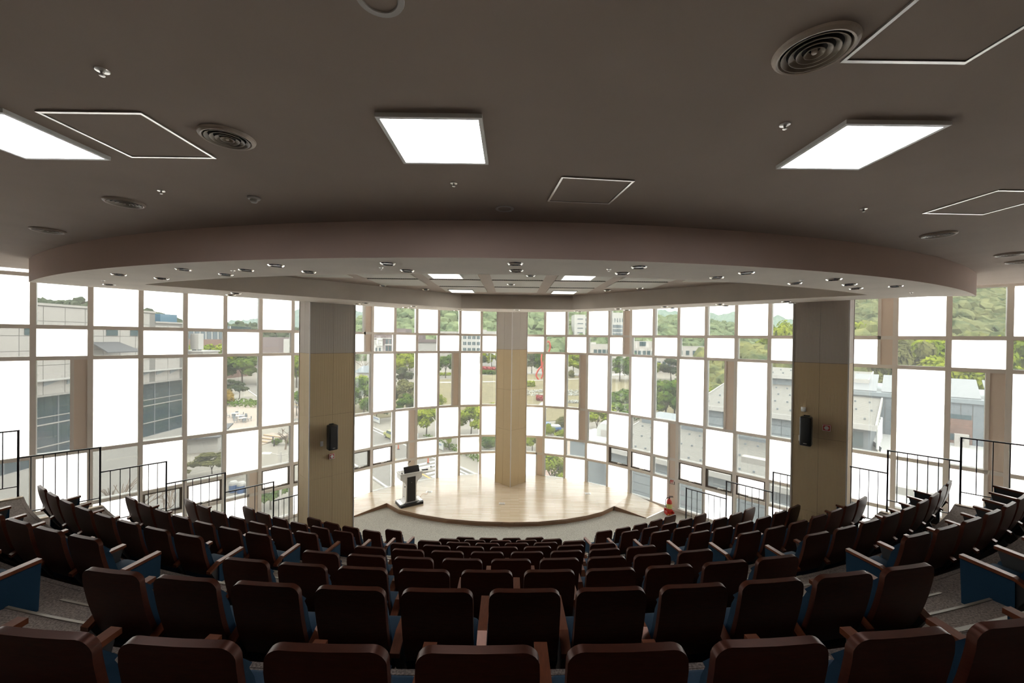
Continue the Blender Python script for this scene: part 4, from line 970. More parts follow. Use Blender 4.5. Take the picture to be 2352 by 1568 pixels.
TREES = [
 (-90.6, 134, -5.5, 13, 'round', 'green', 'large spreading green tree behind the tables terrace'), (-101, 140, -5.0, 12, 'round', 'spring', 'bright tree left of the spreading green tree'), (-80, 138, -6, 11, 'round', 'spring', 'bright tree right of the spreading green tree'),
 (-70.4, 103, -11.6, 4.5, 'layer', 'pine', 'small layered pine in the terrace planting bed'), (-79, 112, -12.4, 4, 'layer', 'pine', 'darker small pine at the left of the planting bed'), (-66.8, 93.8, -12.6, 4, 'bush', 'gold', 'golden rounded shrub beside the terrace'),
 (-32.7, 57.7, -13.2, 4.0, 'bare', 'olive', 'leafless spreading tree above the round bushes'), (-35.4, 60, -15.4, 1.7, 'bush', 'green', 'clipped round bush at the foot of the steps'), (-33.8, 60.3, -15.4, 1.6, 'bush', 'olive', 'second clipped round bush by the pavement'),
 (-68.5, 126.9, -6.1, 7, 'round', 'spring', 'tall bright tree beside the left column'), (-44.2, 82, -11.8, 4, 'round', 'green', 'rounded green tree low beside the left column'),
 (-34.5, 46, -13.4, 5, 'layer', 'olive', 'flat topped sparse pine over the car ramp'), (-27.3, 31.6, -11.6, 3.4, 'bare', 'olive', 'bare tree on the grass bank'), (-27.0, 27.6, -9.4, 4.2, 'bare', 'olive', 'bare tree in front of the grey plinth'), (-22.7, 37.7, -13.2, 3.2, 'layer', 'green', 'leaning pine beside the lower road'),
 (-31.9, 86.2, -8.7, 6, 'round', 'green', 'tall green tree right of the left column'), (-36.5, 92, -9.2, 7, 'round', 'spring', 'bright tree behind the pavilion path'), (-63.3, 169.6, -6.5, 9, 'bare', 'olive', 'bare brown tree beside the pavilion'),
 (-42.6, 157.5, -6.2, 10, 'round', 'spring', 'yellow green tree above the dark pine'), (-33, 120, -8.6, 7, 'layer', 'pine', 'dark layered pine in the tree belt'), (-24.6, 89.8, -9.5, 6, 'round', 'olive', 'olive tree in the middle of the tree belt'), (-21.8, 84, -12.0, 4.5, 'round', 'green', 'small green tree at the edge of the road'), (-26.5, 78.5, -12.2, 5, 'round', 'green', 'green tree above the white banner'),
 (-14.1, 66.3, -11.3, 4.6, 'round', 'spring', 'forked street tree with yellow green leaves'), (-6.7, 66.7, -11.2, 5.2, 'round', 'spring', 'bushy bright street tree left of the stage column'), (-9.0, 58.5, -12.4, 2.6, 'round', 'spring', 'slim street tree beside the white banner'), (-3.0, 63.0, -10.2, 5, 'round', 'spring', 'bright tree just left of the stage column'), (-3.2, 58.5, -13.6, 3.6, 'bush', 'green', 'low green shrubs under the stage column trees'),
 (-27, 162.9, -7.4, 8, 'round', 'green', 'single park tree at the back of the lawn'), (-17, 94.3, -13.2, 3.4, 'bush', 'spring', 'bright shrub at the lawn corner'), (-11.5, 228, -7.0, 10, 'round', 'spring', 'bright tree behind the flags'), (-19, 222, -10, 8, 'round', 'pine', 'dark tree left of the flags'),
 (9.5, 188, -6.6, 9, 'layer', 'pine', 'tall park pine right of the stage column'), (14.6, 186, -6.4, 8, 'round', 'green', 'dark green tree behind the red sculpture'), (3.1, 57.5, -13.2, 3.4, 'round', 'spring', 'bright tree right of the stage column base'),
 (32.8, 300, 2.2, 5, 'cone', 'green', 'slender cone shaped tree before the white hall'), (6.4, 68, -14.2, 2.6, 'bush', 'spring', 'bright shrub left of the blue truck'), (9.4, 73, -14.0, 3, 'bush', 'olive', 'olive shrub behind the blue truck'), (8.6, 66, -14.9, 3.2, 'bush', 'spring', 'bright shrub in front of the blue truck'),
 (4.4, 42.5, -11.7, 4.2, 'round', 'spring', 'leafy tree nearest the stage windows'), (28.3, 181.8, -6.5, 11, 'round', 'spring', 'bright tree behind the domed shrub'), (25.5, 169.4, -12.8, 4.4, 'bush', 'olive', 'clipped dome shaped shrub on the lawn edge'),
 (42.8, 157.7, -6.2, 9, 'round', 'green', 'park tree with visible trunk at the lawn edge'), (50, 163, -6.0, 9, 'round', 'green', 'park tree right of the one with visible trunk'), (23, 83.9, -10.8, 6.5, 'round', 'green', 'green tree below the lawn edge'), (28.5, 90, -10.4, 6.5, 'round', 'green', 'second green tree below the lawn edge'), (14.8, 68.4, -11.6, 5.6, 'round', 'spring', 'tree behind the white arched roof vent'), (18.6, 70.0, -11.0, 5.4, 'round', 'green', 'green tree beside the white arched roof vent'),
 (65.6, 163.6, -7.4, 10, 'layer', 'pine', 'broad umbrella pine before the pale hall'), (60.0, 170, -9.8, 7, 'round', 'spring', 'bright tree beside the umbrella pine'), (30.3, 78, -7.8, 8, 'round', 'green', 'large green tree near the grey building'), (34.5, 84, -8.4, 8, 'round', 'green', 'large green tree farther along the grey building'), (37, 82, -8.0, 7, 'round', 'spring', 'fresh green tree behind the roof corner'),
 (65.5, 128.9, -6.0, 10, 'round', 'spring', 'bright tree above the grey roof edge'), (61.5, 118, -8.2, 9, 'round', 'spring', 'lower bright tree above the grey roof edge'), (75.1, 112, -5.0, 8, 'round', 'green', 'green tree behind the upper grey roof'),
 (88.5, 130, 7.0, 11, 'round', 'spring', 'tall yellow green tree left of the right column'), (97, 134, 6.0, 11, 'round', 'spring', 'tall yellow green tree hidden partly by the right column'), (103, 118, 6.4, 11, 'round', 'spring', 'tall yellow green tree right of the right column'), (112, 122, 4.8, 11, 'round', 'olive', 'olive tree beyond the right column'),
 (78, 80, 0.6, 9, 'round', 'olive', 'olive tree above the solar panels, left one'), (86, 82, 1.0, 10, 'round', 'spring', 'bright tree above the solar panels, middle one'), (78.5, 70, -1.2, 9, 'round', 'spring', 'bright tree directly behind the solar panels'), (85, 71, -0.8, 9, 'round', 'spring', 'bright tree at the right of the solar panels'), (92, 72, 1.8, 9, 'round', 'spring', 'bright tree at the right edge of the picture'),
 (-107, 134, -2.9, 11, 'round', 'spring', 'yellow green treetop before the pink building'), (-96, 132, -3.0, 11, 'round', 'spring', 'yellow green treetop before the white wall'), (-95, 118, -4.0, 9, 'round', 'spring', 'yellow tree beside the rooftop cabinets'),
 (-58, 200, -5.2, 11, 'round', 'green', 'round tree before the maroon roofed building'), (-50, 195, -6.4, 12, 'round', 'spring', 'bright treetop before the maroon roofed building'),
]
for t in TREES: tree(*t)
def hedge(poly, h, label, m='green', name='hedge'):
    # clipped hedge: box with leafy quads on it
    r = random.Random(len(label)); cx = sum(p[0] for p in poly)/len(poly); cy = sum(p[1] for p in poly)/len(poly); v, f = [], []
    xs = [p[0] for p in poly]; ys = [p[1] for p in poly]
    n = 0
    while n < 900:
        x, y = r.uniform(min(xs), max(xs)), r.uniform(min(ys), max(ys))
        if not inside(poly, (x, y)): continue
        n += 1; z = GZ+h*r.uniform(0.1, 1.0); d = Vector((r.gauss(0, 1), r.gauss(0, 1), r.gauss(0.6, 1))).normalized(); s = d.orthogonal().normalized(); t = d.cross(s); q = h*r.uniform(0.12, 0.25)
        i = len(v); p = Vector((x, y, z)); v += [tuple(p+s*q), tuple(p+t*q), tuple(p-s*q), tuple(p-t*q)]; f.append((i, i+1, i+2, i+3))
    me = bpy.data.meshes.new(name); me.from_pydata(v, [], f); me.materials.append(LEAF[m] if m in LEAF else M[m])
    return tag(ob(name, me), label, name.replace('_', ' '), 'hedges and beds outside')
hedge([(-72, 92), (-58, 90), (-52, 93), (-56, 97), (-70, 97)], 1.2, 'low clipped hedge in front of the small pines')
hedge([rd(12, -3.2), rd(44, -3.2), rd(44, -4.4), rd(12, -4.4)], 0.8, 'long low hedge behind the street trees')
hedge([(4, 123), (12, 125.5), (24, 124), (24, 121.5), (12, 122.5), (4, 120.5)], 0.8, 'far band of white flowers on the lawn', 'flower_white', 'flower_bed')
hedge([(3, 115), (10, 113), (20, 116), (22, 119), (20, 119), (10, 115.5), (3, 117.5)], 0.8, 'middle curved band of white flowers on the lawn', 'flower_white', 'flower_bed')
hedge([(13, 104), (20, 104.5), (20, 102), (13, 101.8)], 0.7, 'near short band of white flowers on the lawn', 'flower_white', 'flower_bed')
hedge([(7.0, 108), (10.2, 106.0), (9.6, 103.5), (6.6, 106)], 1.3, 'red azalea clump before the white flower bands', 'flower_red', 'flower_bed')
hedge([(-16, 205), (-7, 200), (-7, 196.5), (-16, 201)], 2.0, 'red azalea bank under the flags', 'flower_red', 'flower_bed')
hedge([(-16, 186), (-7, 184), (-7, 180), (-16, 182)], 1.8, 'clipped green shrubs below the red azaleas', 'green')
hedge([(3.0, 139), (8, 140), (8, 136), (3, 135.5)], 1.8, 'small green and pink shrub on the lawn', 'spring')
hedge([(29, 172), (36, 172), (36, 169), (29, 169)], 1.6, 'red azalea clump beside the domed shrub', 'flower_red', 'flower_bed')
hedge([(6.0, 45.5), (9.5, 46.5), (9.0, 44.2), (6.0, 43.6)], 0.7, 'grey green planting strip on the plaza', 'olive')
hedge([(-33, 175), (-20, 178), (-20, 174), (-33, 171)], 1.2, 'low shrubs under the single park tree', 'spring')

# ------------------------------------------------------------------ outside: buildings
def block(name, label, loc, rz, parts):
    e = empty(name, loc, rz); tag(e, label, 'building', 'buildings outside the windows')
    for nm, mtl, boxes in parts:
        if nm == 'each':
            for (n2, bx) in boxes: ob(n2, MB().box(*bx).mesh(n2, M[mtl]), e)
        else:
            mb = MB()
            for bx in boxes: mb.box(*bx)
            ob(nm, mb.mesh(nm, M[mtl]), e)
    return e
def tiles(e, name, me, pts, rot=(0, 0, 0)):
    for p in pts: ob(name, me, e, p, rot)
# beige building on the left: plane x = -30
A = block('campus_building', 'beige panelled building with dark glass base on the left', (-30, 0, 0), 0.0, [
    ('upper_wall', 'joint', [(-26, -0.03, 6, 33.5, -4.0, 1.75), (-26, -0.03, 33.5, 37, -4.0, 0.95)]), ('plinth', 'concrete', [(-26, -0.35, 6, 37, GZ, -8.6)]), ('soffit', 'concrete', [(-26, -0.03, 6, 40, -4.12, -4.0)]), ('parapet', 'cladding', [(-26, 0.05, 6, 33.5, 1.75, 1.9), (-26, 0.05, 33.5, 37, 0.95, 1.08)]),
    ('ledge', 'white_wall', [(-0.02, 0.45, 6, 37, -3.08, -3.0)]), ('spandrel', 'cladding', [(-0.62, -0.5, 6, 37, -6.05, -5.98), (-0.62, -0.5, 6, 37, -5.55, -5.5), (-0.62, -0.5, 6, 37, -7.5, -7.44)])])
tl = MB().box(0, 0.02, 0.02, 1.23, 0.02, 0.93).mesh('facade_panel', M['cladding'])
tiles(A, 'facade_panel', tl, [(-0.03, 8+k*1.25, -4.0+j*0.95) for k in range(20) for j in range(6)] + [(-0.03, 33.5+k*1.25, -4.0+j*0.95) for k in range(-0, 3) for j in range(5) if k*1.25+33.5 < 36])
gl_ = MB().box(0, 0.03, 0.03, 1.42, 0, 4.45).mesh('glass_panel', M['teal_glass']); gm_ = MB().box(0, 0.08, -0.03, 0.03, 0, 4.5).mesh('glazing_bar', M['zinc'])
tiles(A, 'glass_panel', gl_, [(-0.62, 8+k*1.45, -8.6) for k in range(20)]); tiles(A, 'glazing_bar', gm_, [(-0.62, 8+k*1.45, -8.6) for k in range(21)])
bk = MB(); bk.v = [(0, 0, 0), (0, 1.1, 0), (0.0, 0.0, -0.36), (0.04, 0, 0), (0.04, 1.1, 0), (0.04, 0, -0.36)]; bk.f = [(0, 1, 2), (5, 4, 3), (0, 3, 4, 1), (1, 4, 5, 2), (2, 5, 3, 0)]
tiles(A, 'bracket', bk.mesh('bracket', M['zinc_light']), [(0.0, 12+k*1.35, -3.08) for k in range(18)])
wm_ = MB().box(0, 0.03, 0, 0.85, 0, 0.5).mesh('window', M['window_dark'])
tiles(A, 'window', wm_, [(0.0, y, -0.15) for y in (24.5, 29.45, 31.3, 33.0)])
ob('awning', (lambda b: (b.v.extend([(0, 28.4, -0.62), (0, 30.4, -0.62), (1.6, 30.6, -1.3), (1.6, 28.0, -1.3), (0, 28.4, -0.7), (0, 30.4, -0.7), (1.6, 30.6, -1.38), (1.6, 28.0, -1.38)]), b.f.extend([(0, 1, 2, 3), (7, 6, 5, 4), (0, 4, 5, 1), (1, 5, 6, 2), (2, 6, 7, 3), (3, 7, 4, 0)]), b)[2])(MB()).mesh('awning', M['slate_roof']), A)
ob('roof_light', MB().box(-2.0, -0.2, 34.2, 35.9, 1.08, 1.75).mesh('roof_light', M['blue_glass']), A)
A2 = block('plant_block', 'low beige roof block carrying white cabinets', (-34, 38, 0), 0.0, [('wall', 'cladding', [(-6, 5.2, -0.9, 1.1, -4.0, -1.62)]), ('coping', 'white_wall', [(-6, 5.3, -1.0, 1.2, -1.62, -1.5)])])
for x_, lab in ((2.6, 'white louvred rooftop cabinet, left of the pair'), (4.2, 'white louvred rooftop cabinet, right of the pair')):
    c = empty('rooftop_cabinet', (-34+x_, 37.8, -1.5)); tag(c, lab, 'rooftop unit', 'rooftop cabinets'); ob('casing', MB().box(-0.5, 0.3, -0.3, 0.3, 0.1, 1.6).mesh('casing', M['white_wall']), c); ob('leg', MB().box(-0.4, -0.3, -0.2, 0.2, 0, 0.1).mesh('leg', M['zinc']), c); ob('leg', MB().box(0.1, 0.2, -0.2, 0.2, 0, 0.1).mesh('leg', M['zinc']), c)
    ob('louvre', MB().box(-0.45, 0.25, -0.32, -0.30, 0.2, 1.5).mesh('louvre', M['concrete']), c)
BB = block('lecture_building', 'brick building with dark glass top behind the rooftop cabinets', (-114, 152, 0), 0.0, [('brick_wall', 'brick_wall', [(-12, 6.5, -0.3, 12, GZ, -1.7)]), ('glass_storey', 'teal_glass', [(-12, 6.5, 0, 12, -1.7, 3.4)])])
tiles(BB, 'mullion', MB().box(0, 0.3, -0.15, 0, -1.7, 3.4).mesh('mullion', M['white_wall']), [(-12+k*2.3, 0, 0) for k in range(9)])
block('pink_building', 'long pinkish building with white wing behind yellow trees', (-118, 205, 0), 0.0, [('pink_wall', 'plum_wall', [(-14, 1, 0, 15, GZ, -0.9)]), ('white_wing', 'white_wall', [(1, 12, -1, 15, GZ, -1.6), (9, 12, -1.2, 15, -1.6, -0.6)])])
sbd = block('gate_house', 'low pale building with dark pitched roof by the car ramp', (-46.2, 54.6, GZ), math.radians(20), [('wall', 'concrete', [(-6, 5, 0, 5, 0, 2.1)])])
ob('roof', (lambda b: (b.v.extend([(-6.5, -0.7, 2.05), (5.4, -0.7, 2.05), (5.4, 5.5, 2.7), (-6.5, 5.5, 2.7), (-6.5, -0.7, 2.25), (5.4, -0.7, 2.25), (5.4, 5.5, 2.9), (-6.5, 5.5, 2.9)]), b.f.extend([(3, 2, 1, 0), (4, 5, 6, 7), (0, 1, 5, 4), (1, 2, 6, 5), (2, 3, 7, 6), (3, 0, 4, 7)]), b)[2])(MB()).mesh('roof', M['slate_roof']), sbd)
ob('window', MB().box(-2.4, -1.6, -0.03, 0, 0.4, 0.8).mesh('window', M['window_dark']), sbd)
# building with the letter G
GB = block('letter_building', 'maroon and white building carrying a large white letter G', (-74, 232, 0), 0.0, [('maroon_wall', 'plum_wall', [(-10, 12, 0, 14, GZ, 5)]), ('white_band', 'white_wall', [(-10, 12, -0.4, 0, -1.0, -0.55), (0, 12, -0.4, 0, -4.9, -4.1)]), ('white_wing', 'white_wall', [(-10, -1, -1.2, 0, GZ, -1.6)])])
ob('letter', MB().box(-4.2, -3.3, -1.6, -1.2, -5.2, -0.9).box(-3.3, -0.9, -1.6, -1.2, -1.7, -0.9).box(-3.3, -0.9, -1.6, -1.2, -5.2, -4.4).box(-1.7, -0.9, -1.6, -1.2, -4.4, -2.9).box(-2.6, -1.7, -1.6, -1.2, -3.5, -2.9).mesh('letter', M['paint_white']), GB)
tiles(GB, 'window', MB().box(0, 1.2, -0.1, 0, 0, 2.6).mesh('window', M['window_dark']), [(0.5+k*1.9, 0, z) for k in range(6) for z in (-4.0, -8.0)])
tiles(GB, 'window', MB().box(0, 0.9, -1.3, -1.2, 0, 2.2).mesh('window', M['window_dark']), [(-9+k*2.0, 0, -8.5) for k in range(4)])
block('roofed_hall', 'long building with maroon roof band before the hill', (-55, 262, 0), 0.0, [('wall', 'white_wall', [(-10, 26, 0, 16, GZ, -3.2)]), ('roof_band', 'plum_wall', [(-10, 26, -0.8, 16, -3.2, -1.2)]), ('tower', 'plum_wall', [(-9, -4, -1, 10, -1.2, 4)])])
# white office block
OF = block('office_building', 'white office block with three rows of square windows', (-34, 240, 0), 0.0, [('wall', 'white_wall', [(3, 30, 0, 16, GZ, 3.6)]), ('roof_storey', 'concrete', [(-10, 0, 4, 16, GZ, 3.9), (13, 18, 2, 14, 3.6, 5.2)]), ('parapet', 'white_wall', [(3, 30, -0.2, 0.2, 3.6, 4.2)])])
wf = MB().box(0, 1.9, -0.12, 0.0, 0, 1.9).mesh('window', M['window_dark']); wp = MB().box(0.9, 1.0, -0.16, -0.12, 0, 1.9).mesh('window_bar', M['white_wall'])
for k in range(8):
    for z in (-0.6, -4.2, -7.9, -11.5):
        o_ = ob('window', wf, OF, (4.6+k*2.75, 0, z)); ob('window_bar', wp, o_)
# tall white building
TB = block('tall_building', 'tall white building with dark horizontal slot windows', (46.9, 300, 0), 0.0, [('slab', 'white_wall', [(0, 8.2, 0, 16, GZ, 18.6)]), ('link', 'white_wall', [(8.2, 30, 3, 16, GZ, 17.5)]), ('wing', 'white_wall', [(25, 42, 1, 16, GZ, 20.5)])])
tiles(TB, 'slot_window', MB().box(2.2, 6.4, -0.15, 0, 0, 0.7).mesh('slot_window', M['window_dark']), [(0, 0, 15.0-k*3.45) for k in range(6)])
tiles(TB, 'glass_band', MB().box(8.4, 24.8, 2.85, 3.0, 0, 1.9).mesh('glass_band', M['teal_glass']), [(0, 0, 14.0-k*3.45) for k in range(6)])
tiles(TB, 'glass_band', MB().box(25.3, 41.5, 0.85, 1.0, 0, 2.3).mesh('glass_band', M['teal_glass']), [(0, 0, 9.0-k*3.1) for k in range(6)])
tiles(TB, 'slit_window', MB().box(0, 0.7, 0.85, 1.0, 13.4, 16.2).mesh('slit_window', M['window_dark']), [(26.5+k*1.9, 0, 0) for k in range(8)])
# long pale hall
LH = block('campus_hall', 'long pale tiled hall with dark square windows behind the lawn', (39, 202, 0), 0.0, [('wall', 'cladding', [(0, 20, 0, 18, GZ, -2.5), (20, 44, 2, 18, GZ, -0.8), (44, 75, -2, 18, GZ, -3.0)]), ('parapet', 'white_wall', [(0, 20, -0.1, 0.2, -2.5, -2.2), (20, 44, 1.9, 2.2, -0.8, -0.5), (44, 75, -2.1, -1.8, -3.0, -2.7)]), ('roof_dome', 'white_wall', [(2, 4.5, 4, 6, -2.5, -1.4)])])
wq = MB().box(0, 1.7, -0.12, 0.0, 0, 2.2).mesh('window', M['window_dark'])
tiles(LH, 'window', wq, [(2.5+k*2.2, 0, -7.2) for k in range(7)] + [(26.3, 2, -3.0), (27.9, 2, -3.0)] + [(21+k*2.3, 2, -7.6) for k in range(9)] + [(45+k*3.4, -2, -7.2) for k in range(8)] + [(22+k*2.7, 2, -13.0) for k in range(8)] + [(45+k*2.8, -2, -13.4) for k in range(9)])
block('white_hall', 'low white hall with a dark window strip under the hill', (30, 330, 0), 0.0, [('wall', 'white_wall', [(-2, 24, 0, 14, GZ, -2.9)]), ('window_strip', 'window_dark', [(1, 22, -0.2, 0, -7.2, -6.0)]), ('back_block', 'zinc', [(0, 5, 6, 14, -2.9, 1.2)])])
pav = block('garden_pavilion', 'small white pavilion with grey hipped roof among trees', (-42.5, 116, 0), 0.0, [('wall', 'white_wall', [(-2.2, 2.2, -1.5, 1.5, GZ, -10.3)])])
ob('roof', (lambda b: (b.v.extend([(-2.9, -2.2, -10.3), (2.9, -2.2, -10.3), (2.9, 2.2, -10.3), (-2.9, 2.2, -10.3), (-0.8, 0, -8.4), (0.8, 0, -8.4)]), b.f.extend([(0, 1, 5, 4), (1, 2, 5), (2, 3, 4, 5), (3, 0, 4), (3, 2, 1, 0)]), b)[2])(MB()).mesh('roof', M['zinc']), pav)
ob('door', MB().box(-0.4, 0.5, -1.56, -1.5, GZ, -11.2).mesh('door', M['window_dark']), pav)
for k, (x, y, lab) in enumerate(((-11.2, 210, 'white flag on a pole, left of the pair'), (-3.5, 209, 'white flag on a pole, right of the pair'))):
    e = empty('flag_pole', (x, y, GZ)); tag(e, lab, 'flag', 'flags beyond the lawn'); ob('pole', MB().tube((0, 0, 0), (0, 0, 10.5), 0.07, n=6).mesh('pole', M['white']), e)
    fl = MB(); cols = 6
    for i in range(cols+1):
        for j in (0, 1): fl.v.append((0.1+i*0.4, 0.15*math.sin(i*1.3), 10.2-j*1.5-i*0.22))
    for i in range(cols): fl.f.append((2*i, 2*i+2, 2*i+3, 2*i+1))
    f = ob('flag', fl.mesh('flag', M['paint_white']), e); ob('emblem', MB().tube((1.2, -0.25, 8.9), (1.2, -0.24, 8.9), 0.3, n=12).mesh('emblem', M['flower_red']), f)

# grey metal building on the right, laid out on the 45 degree grid of the hall
B = empty('metal_building', (5.95, 30.55, 0), -math.pi/4); tag(B, 'grey metal clad building with stepped low roofs on the right', 'building', 'buildings outside the windows')
def roofm(name, c):
    m = mat(name, c, 0.75, noise_amt=0.05, nscale=0.5); nt = m.node_tree; b = nt.nodes['Principled BSDF']
    tc = nt.nodes.new('ShaderNodeTexCoord'); wv = nt.nodes.new('ShaderNodeTexWave'); wv.bands_direction = 'Y'; wv.inputs['Scale'].default_value = 1.6
    nt.links.new(tc.outputs['Object'], wv.inputs['Vector']); bp = nt.nodes.new('ShaderNodeBump'); bp.inputs['Strength'].default_value = 0.5; bp.inputs['Distance'].default_value = 0.05
    nt.links.new(wv.outputs['Fac'], bp.inputs['Height']); nt.links.new(bp.outputs[0], b.inputs['Normal']); return m
M['roof_beige'] = roofm('roof_sheet', (0.16, 0.15, 0.135))
def tier(u0, u1, v0, v1, z0, ze, zr, wallname):
    ob(wallname, MB().box(u0, u1, v0, v1, z0, ze-0.02).mesh(wallname, M['zinc']), B)
    s = MB(); t = 0.22
    s.v = [(u0-0.25, v0-0.3, ze-0.02), (u1+0.25, v0-0.3, ze-0.02), (u1+0.25, v1, zr), (u0-0.25, v1, zr), (u0-0.25, v0-0.3, ze-t), (u1+0.25, v0-0.3, ze-t), (u1+0.25, v1, zr-t), (u0-0.25, v1, zr-t)]
    s.f = [(0, 1, 2, 3), (7, 6, 5, 4), (0, 4, 5, 1), (1, 5, 6, 2), (2, 6, 7, 3), (3, 7, 4, 0)]
    rf = ob('roof', s.mesh('roof', M['roof_beige']), B)
    ob('fascia', MB().box(u0-0.28, u1+0.28, v0-0.36, v0-0.28, ze-0.30, ze+0.02).mesh('fascia', M['white_wall']), rf)
    sl = (zr-ze)/(v1-v0+0.3)
    for uu in (u0-0.28, u1+0.22):
        g = MB(); g.v = [(uu, v0-0.3, ze-0.3), (uu+0.08, v0-0.3, ze-0.3), (uu+0.08, v1, zr-0.3), (uu, v1, zr-0.3), (uu, v0-0.3, ze+0.06), (uu+0.08, v0-0.3, ze+0.06), (uu+0.08, v1, zr+0.06), (uu, v1, zr+0.06)]
        g.f = [(3, 2, 1, 0), (4, 5, 6, 7), (0, 1, 5, 4), (1, 2, 6, 5), (2, 3, 7, 6), (3, 0, 4, 7)]; ob('verge', g.mesh('verge', M['white_wall']), rf)
    gm = MB().box(-0.05, 0.05, -0.05, 0.05, 0, 0.12).mesh('snow_guard', M['zinc'])
    row = 0
    while v0+0.8+row*2.0 < v1-0.4:
        vv = v0+0.8+row*2.0; k = 0
        while u0+0.5+k*0.75 < u1: ob('snow_guard', gm, rf, (u0+0.5+k*0.75+0.2*(row % 2), vv, ze+sl*(vv-v0+0.3)-0.02)); k += 1
        row += 1
    return rf
tier(1.5, 14.4, 0.0, 5.66, GZ, -7.85, -6.92, 'lower_wall')
tier(6.0, 15.8, 5.66, 13.8, GZ, -4.80, -3.58, 'middle_wall')
tier(7.0, 15.0, 13.8, 18.5, GZ, -2.76, -2.40, 'upper_wall')
ob('low_wall', MB().box(1.5, 6.0, 5.66, 9.0, GZ, -6.4).mesh('low_wall', M['zinc']), B)
cl = MB().box(0.02, 1.78, -0.03, 0.0, 0.02, 0.56).mesh('cladding_panel', M['zinc_light'])
tiles(B, 'cladding_panel', cl, [(1.5+k*1.8, 0.0, -8.75-j*0.58) for k in range(7) for j in range(9)] + [(6.0+k*1.8, 5.66, -5.6-j*0.58) for k in range(5) for j in range(3)] + [(7.0+k*1.8, 13.8, -3.6) for k in range(4)])
lad = MB().box(0, 0.05, -0.12, -0.07, -7.0, -4.2).box(0.42, 0.47, -0.12, -0.07, -7.0, -4.2)
ld = ob('ladder', lad.mesh('ladder', M['white']), B, (13.05, 5.5, 0)); rg = MB().box(0.05, 0.42, -0.11, -0.08, 0, 0.04).mesh('rung', M['white'])
for k in range(9): ob('rung', rg, ld, (0, 0, -6.8+k*0.3))
# right end wall of the middle tier: windows and downpipes
for k in range(4): ob('downpipe', MB().tube((16.1, 6.2+k*1.3, -6.3), (16.1, 6.2+k*1.3, -4.9), 0.07, n=8).mesh('downpipe', M['white']), B)
ob('end_window', MB().box(13.9, 15.5, 5.60, 5.66, -6.2, -5.3).mesh('end_window', M['window_dark']), B)
# flat annex with white arched vent
AN = empty('roof_annex', (5.95, 30.55, 0), -math.pi/4); tag(AN, 'low white flat roofed annex left of the grey building', 'building', 'buildings outside the windows')
ob('wall', MB().box(-2.6, 1.1, 1.2, 5.0, GZ, -8.3).mesh('wall', M['zinc_light']), AN); ob('roof', MB().box(-2.75, 1.2, 1.05, 5.1, -8.3, -8.05).mesh('roof', M['terrace']), AN)
vb = MB(); n = 10; pr = [(-0.55, 0.0)] + [(-0.55*math.cos(math.pi*i/n), 0.55+0.55*math.sin(math.pi*i/n)) for i in range(n+1)] + [(0.55, 0.0)]
m_ = len(pr); vb.v = [(x, 0, z) for x, z in pr] + [(x, 1.5, z) for x, z in pr]; vb.f = [tuple(range(m_)), tuple(range(2*m_-1, m_-1, -1))] + [(i, m_+i, m_+(i+1) % m_, (i+1) % m_) for i in range(m_)]
av = empty('roof_vent', (5.95-0.55*R2+3.0*R2, 30.55+0.55*R2+3.0*R2, -8.05), math.radians(-25)); tag(av, 'white arched roof vent on the flat annex', 'roof vent'); ob('hood', vb.mesh('hood', M['paint_white']), av); ob('opening', MB().box(-0.2, 0.25, -0.03, 0.0, 0.05, 0.55).mesh('opening', M['cladding']), av)
# terrace and far right building
tr_ = struct(ob('terrace_floor', MB().prism([(9.75, 11.4), (21.0, 0.1), (70, 0.1), (70, 34), (24.5, 27.5), (22.3, 23.9)], -6.6, -6.3).mesh('terrace_floor', M['terrace'])), 'white concrete roof terrace outside the right windows')
ob('kerb', MB().box(-9, 9, -0.25, 0.25, 0, 0.30).mesh('kerb', M['concrete']), tr_, (18.6, 14.6, -6.3), (0, 0, -math.pi/4))
ob('support', MB().box(25, 68, 3, 23, GZ, -6.6).mesh('support', M['concrete']), tr_)
C2 = empty('solar_building', (25.2, 28.3, 0), -math.pi/4); tag(C2, 'grey metal building with brick infill and rooftop solar panels', 'building', 'buildings outside the windows')
ob('wall', MB().box(-1, 16, 0.03, 9, -6.3, -3.72).mesh('wall', M['joint']), C2); ob('parapet', MB().box(-1.1, 16.1, -0.12, 9, -3.72, -3.45).mesh('parapet', M['zinc_light']), C2)
zp = MB().box(0.015, 0.485, 0, 0.03, -4.45, -3.72).mesh('metal_panel', M['zinc']); zf = MB().box(0.015, 0.485, 0, 0.03, -6.3, -4.45).mesh('metal_panel', M['zinc'])
for k in range(34):
    ob('metal_panel', zp, C2, (-1+k*0.5, 0, 0))
    if not (2.0 <= -1+k*0.5 < 5.0): ob('metal_panel', zf, C2, (-1+k*0.5, 0, 0))
ob('brick_infill', MB().box(2.0, 5.0, 0.0, 0.03, -6.3, -4.75).mesh('brick_infill', M['brick_wall']), C2)
for u_, mt in ((2.05, 'window_dark'), (3.05, 'concrete'), (4.05, 'window_dark')): ob('window', MB().box(u_, u_+0.9, 0.0, 0.03, -4.74, -4.46).mesh('window', M[mt]), C2)
ob('window', MB().box(3.6, 4.9, -0.02, 0.0, -6.1, -5.7).mesh('window', M['window_dark']), C2)
sp_ = MB(); sp_.v = [(0, 0, 0), (1.35, 0, 0), (1.35, 3.0, 1.0), (0, 3.0, 1.0), (0, 0, -0.06), (1.35, 0, -0.06), (1.35, 3.0, 0.94), (0, 3.0, 0.94)]; sp_.f = [(0, 1, 2, 3), (7, 6, 5, 4), (0, 4, 5, 1), (1, 5, 6, 2), (2, 6, 7, 3), (3, 7, 4, 0)]
me_sol = sp_.mesh('solar_panel', M['solar'])
for k in range(10): ob('solar_panel', me_sol, C2, (-0.8+k*1.6, 0.2, -3.38))
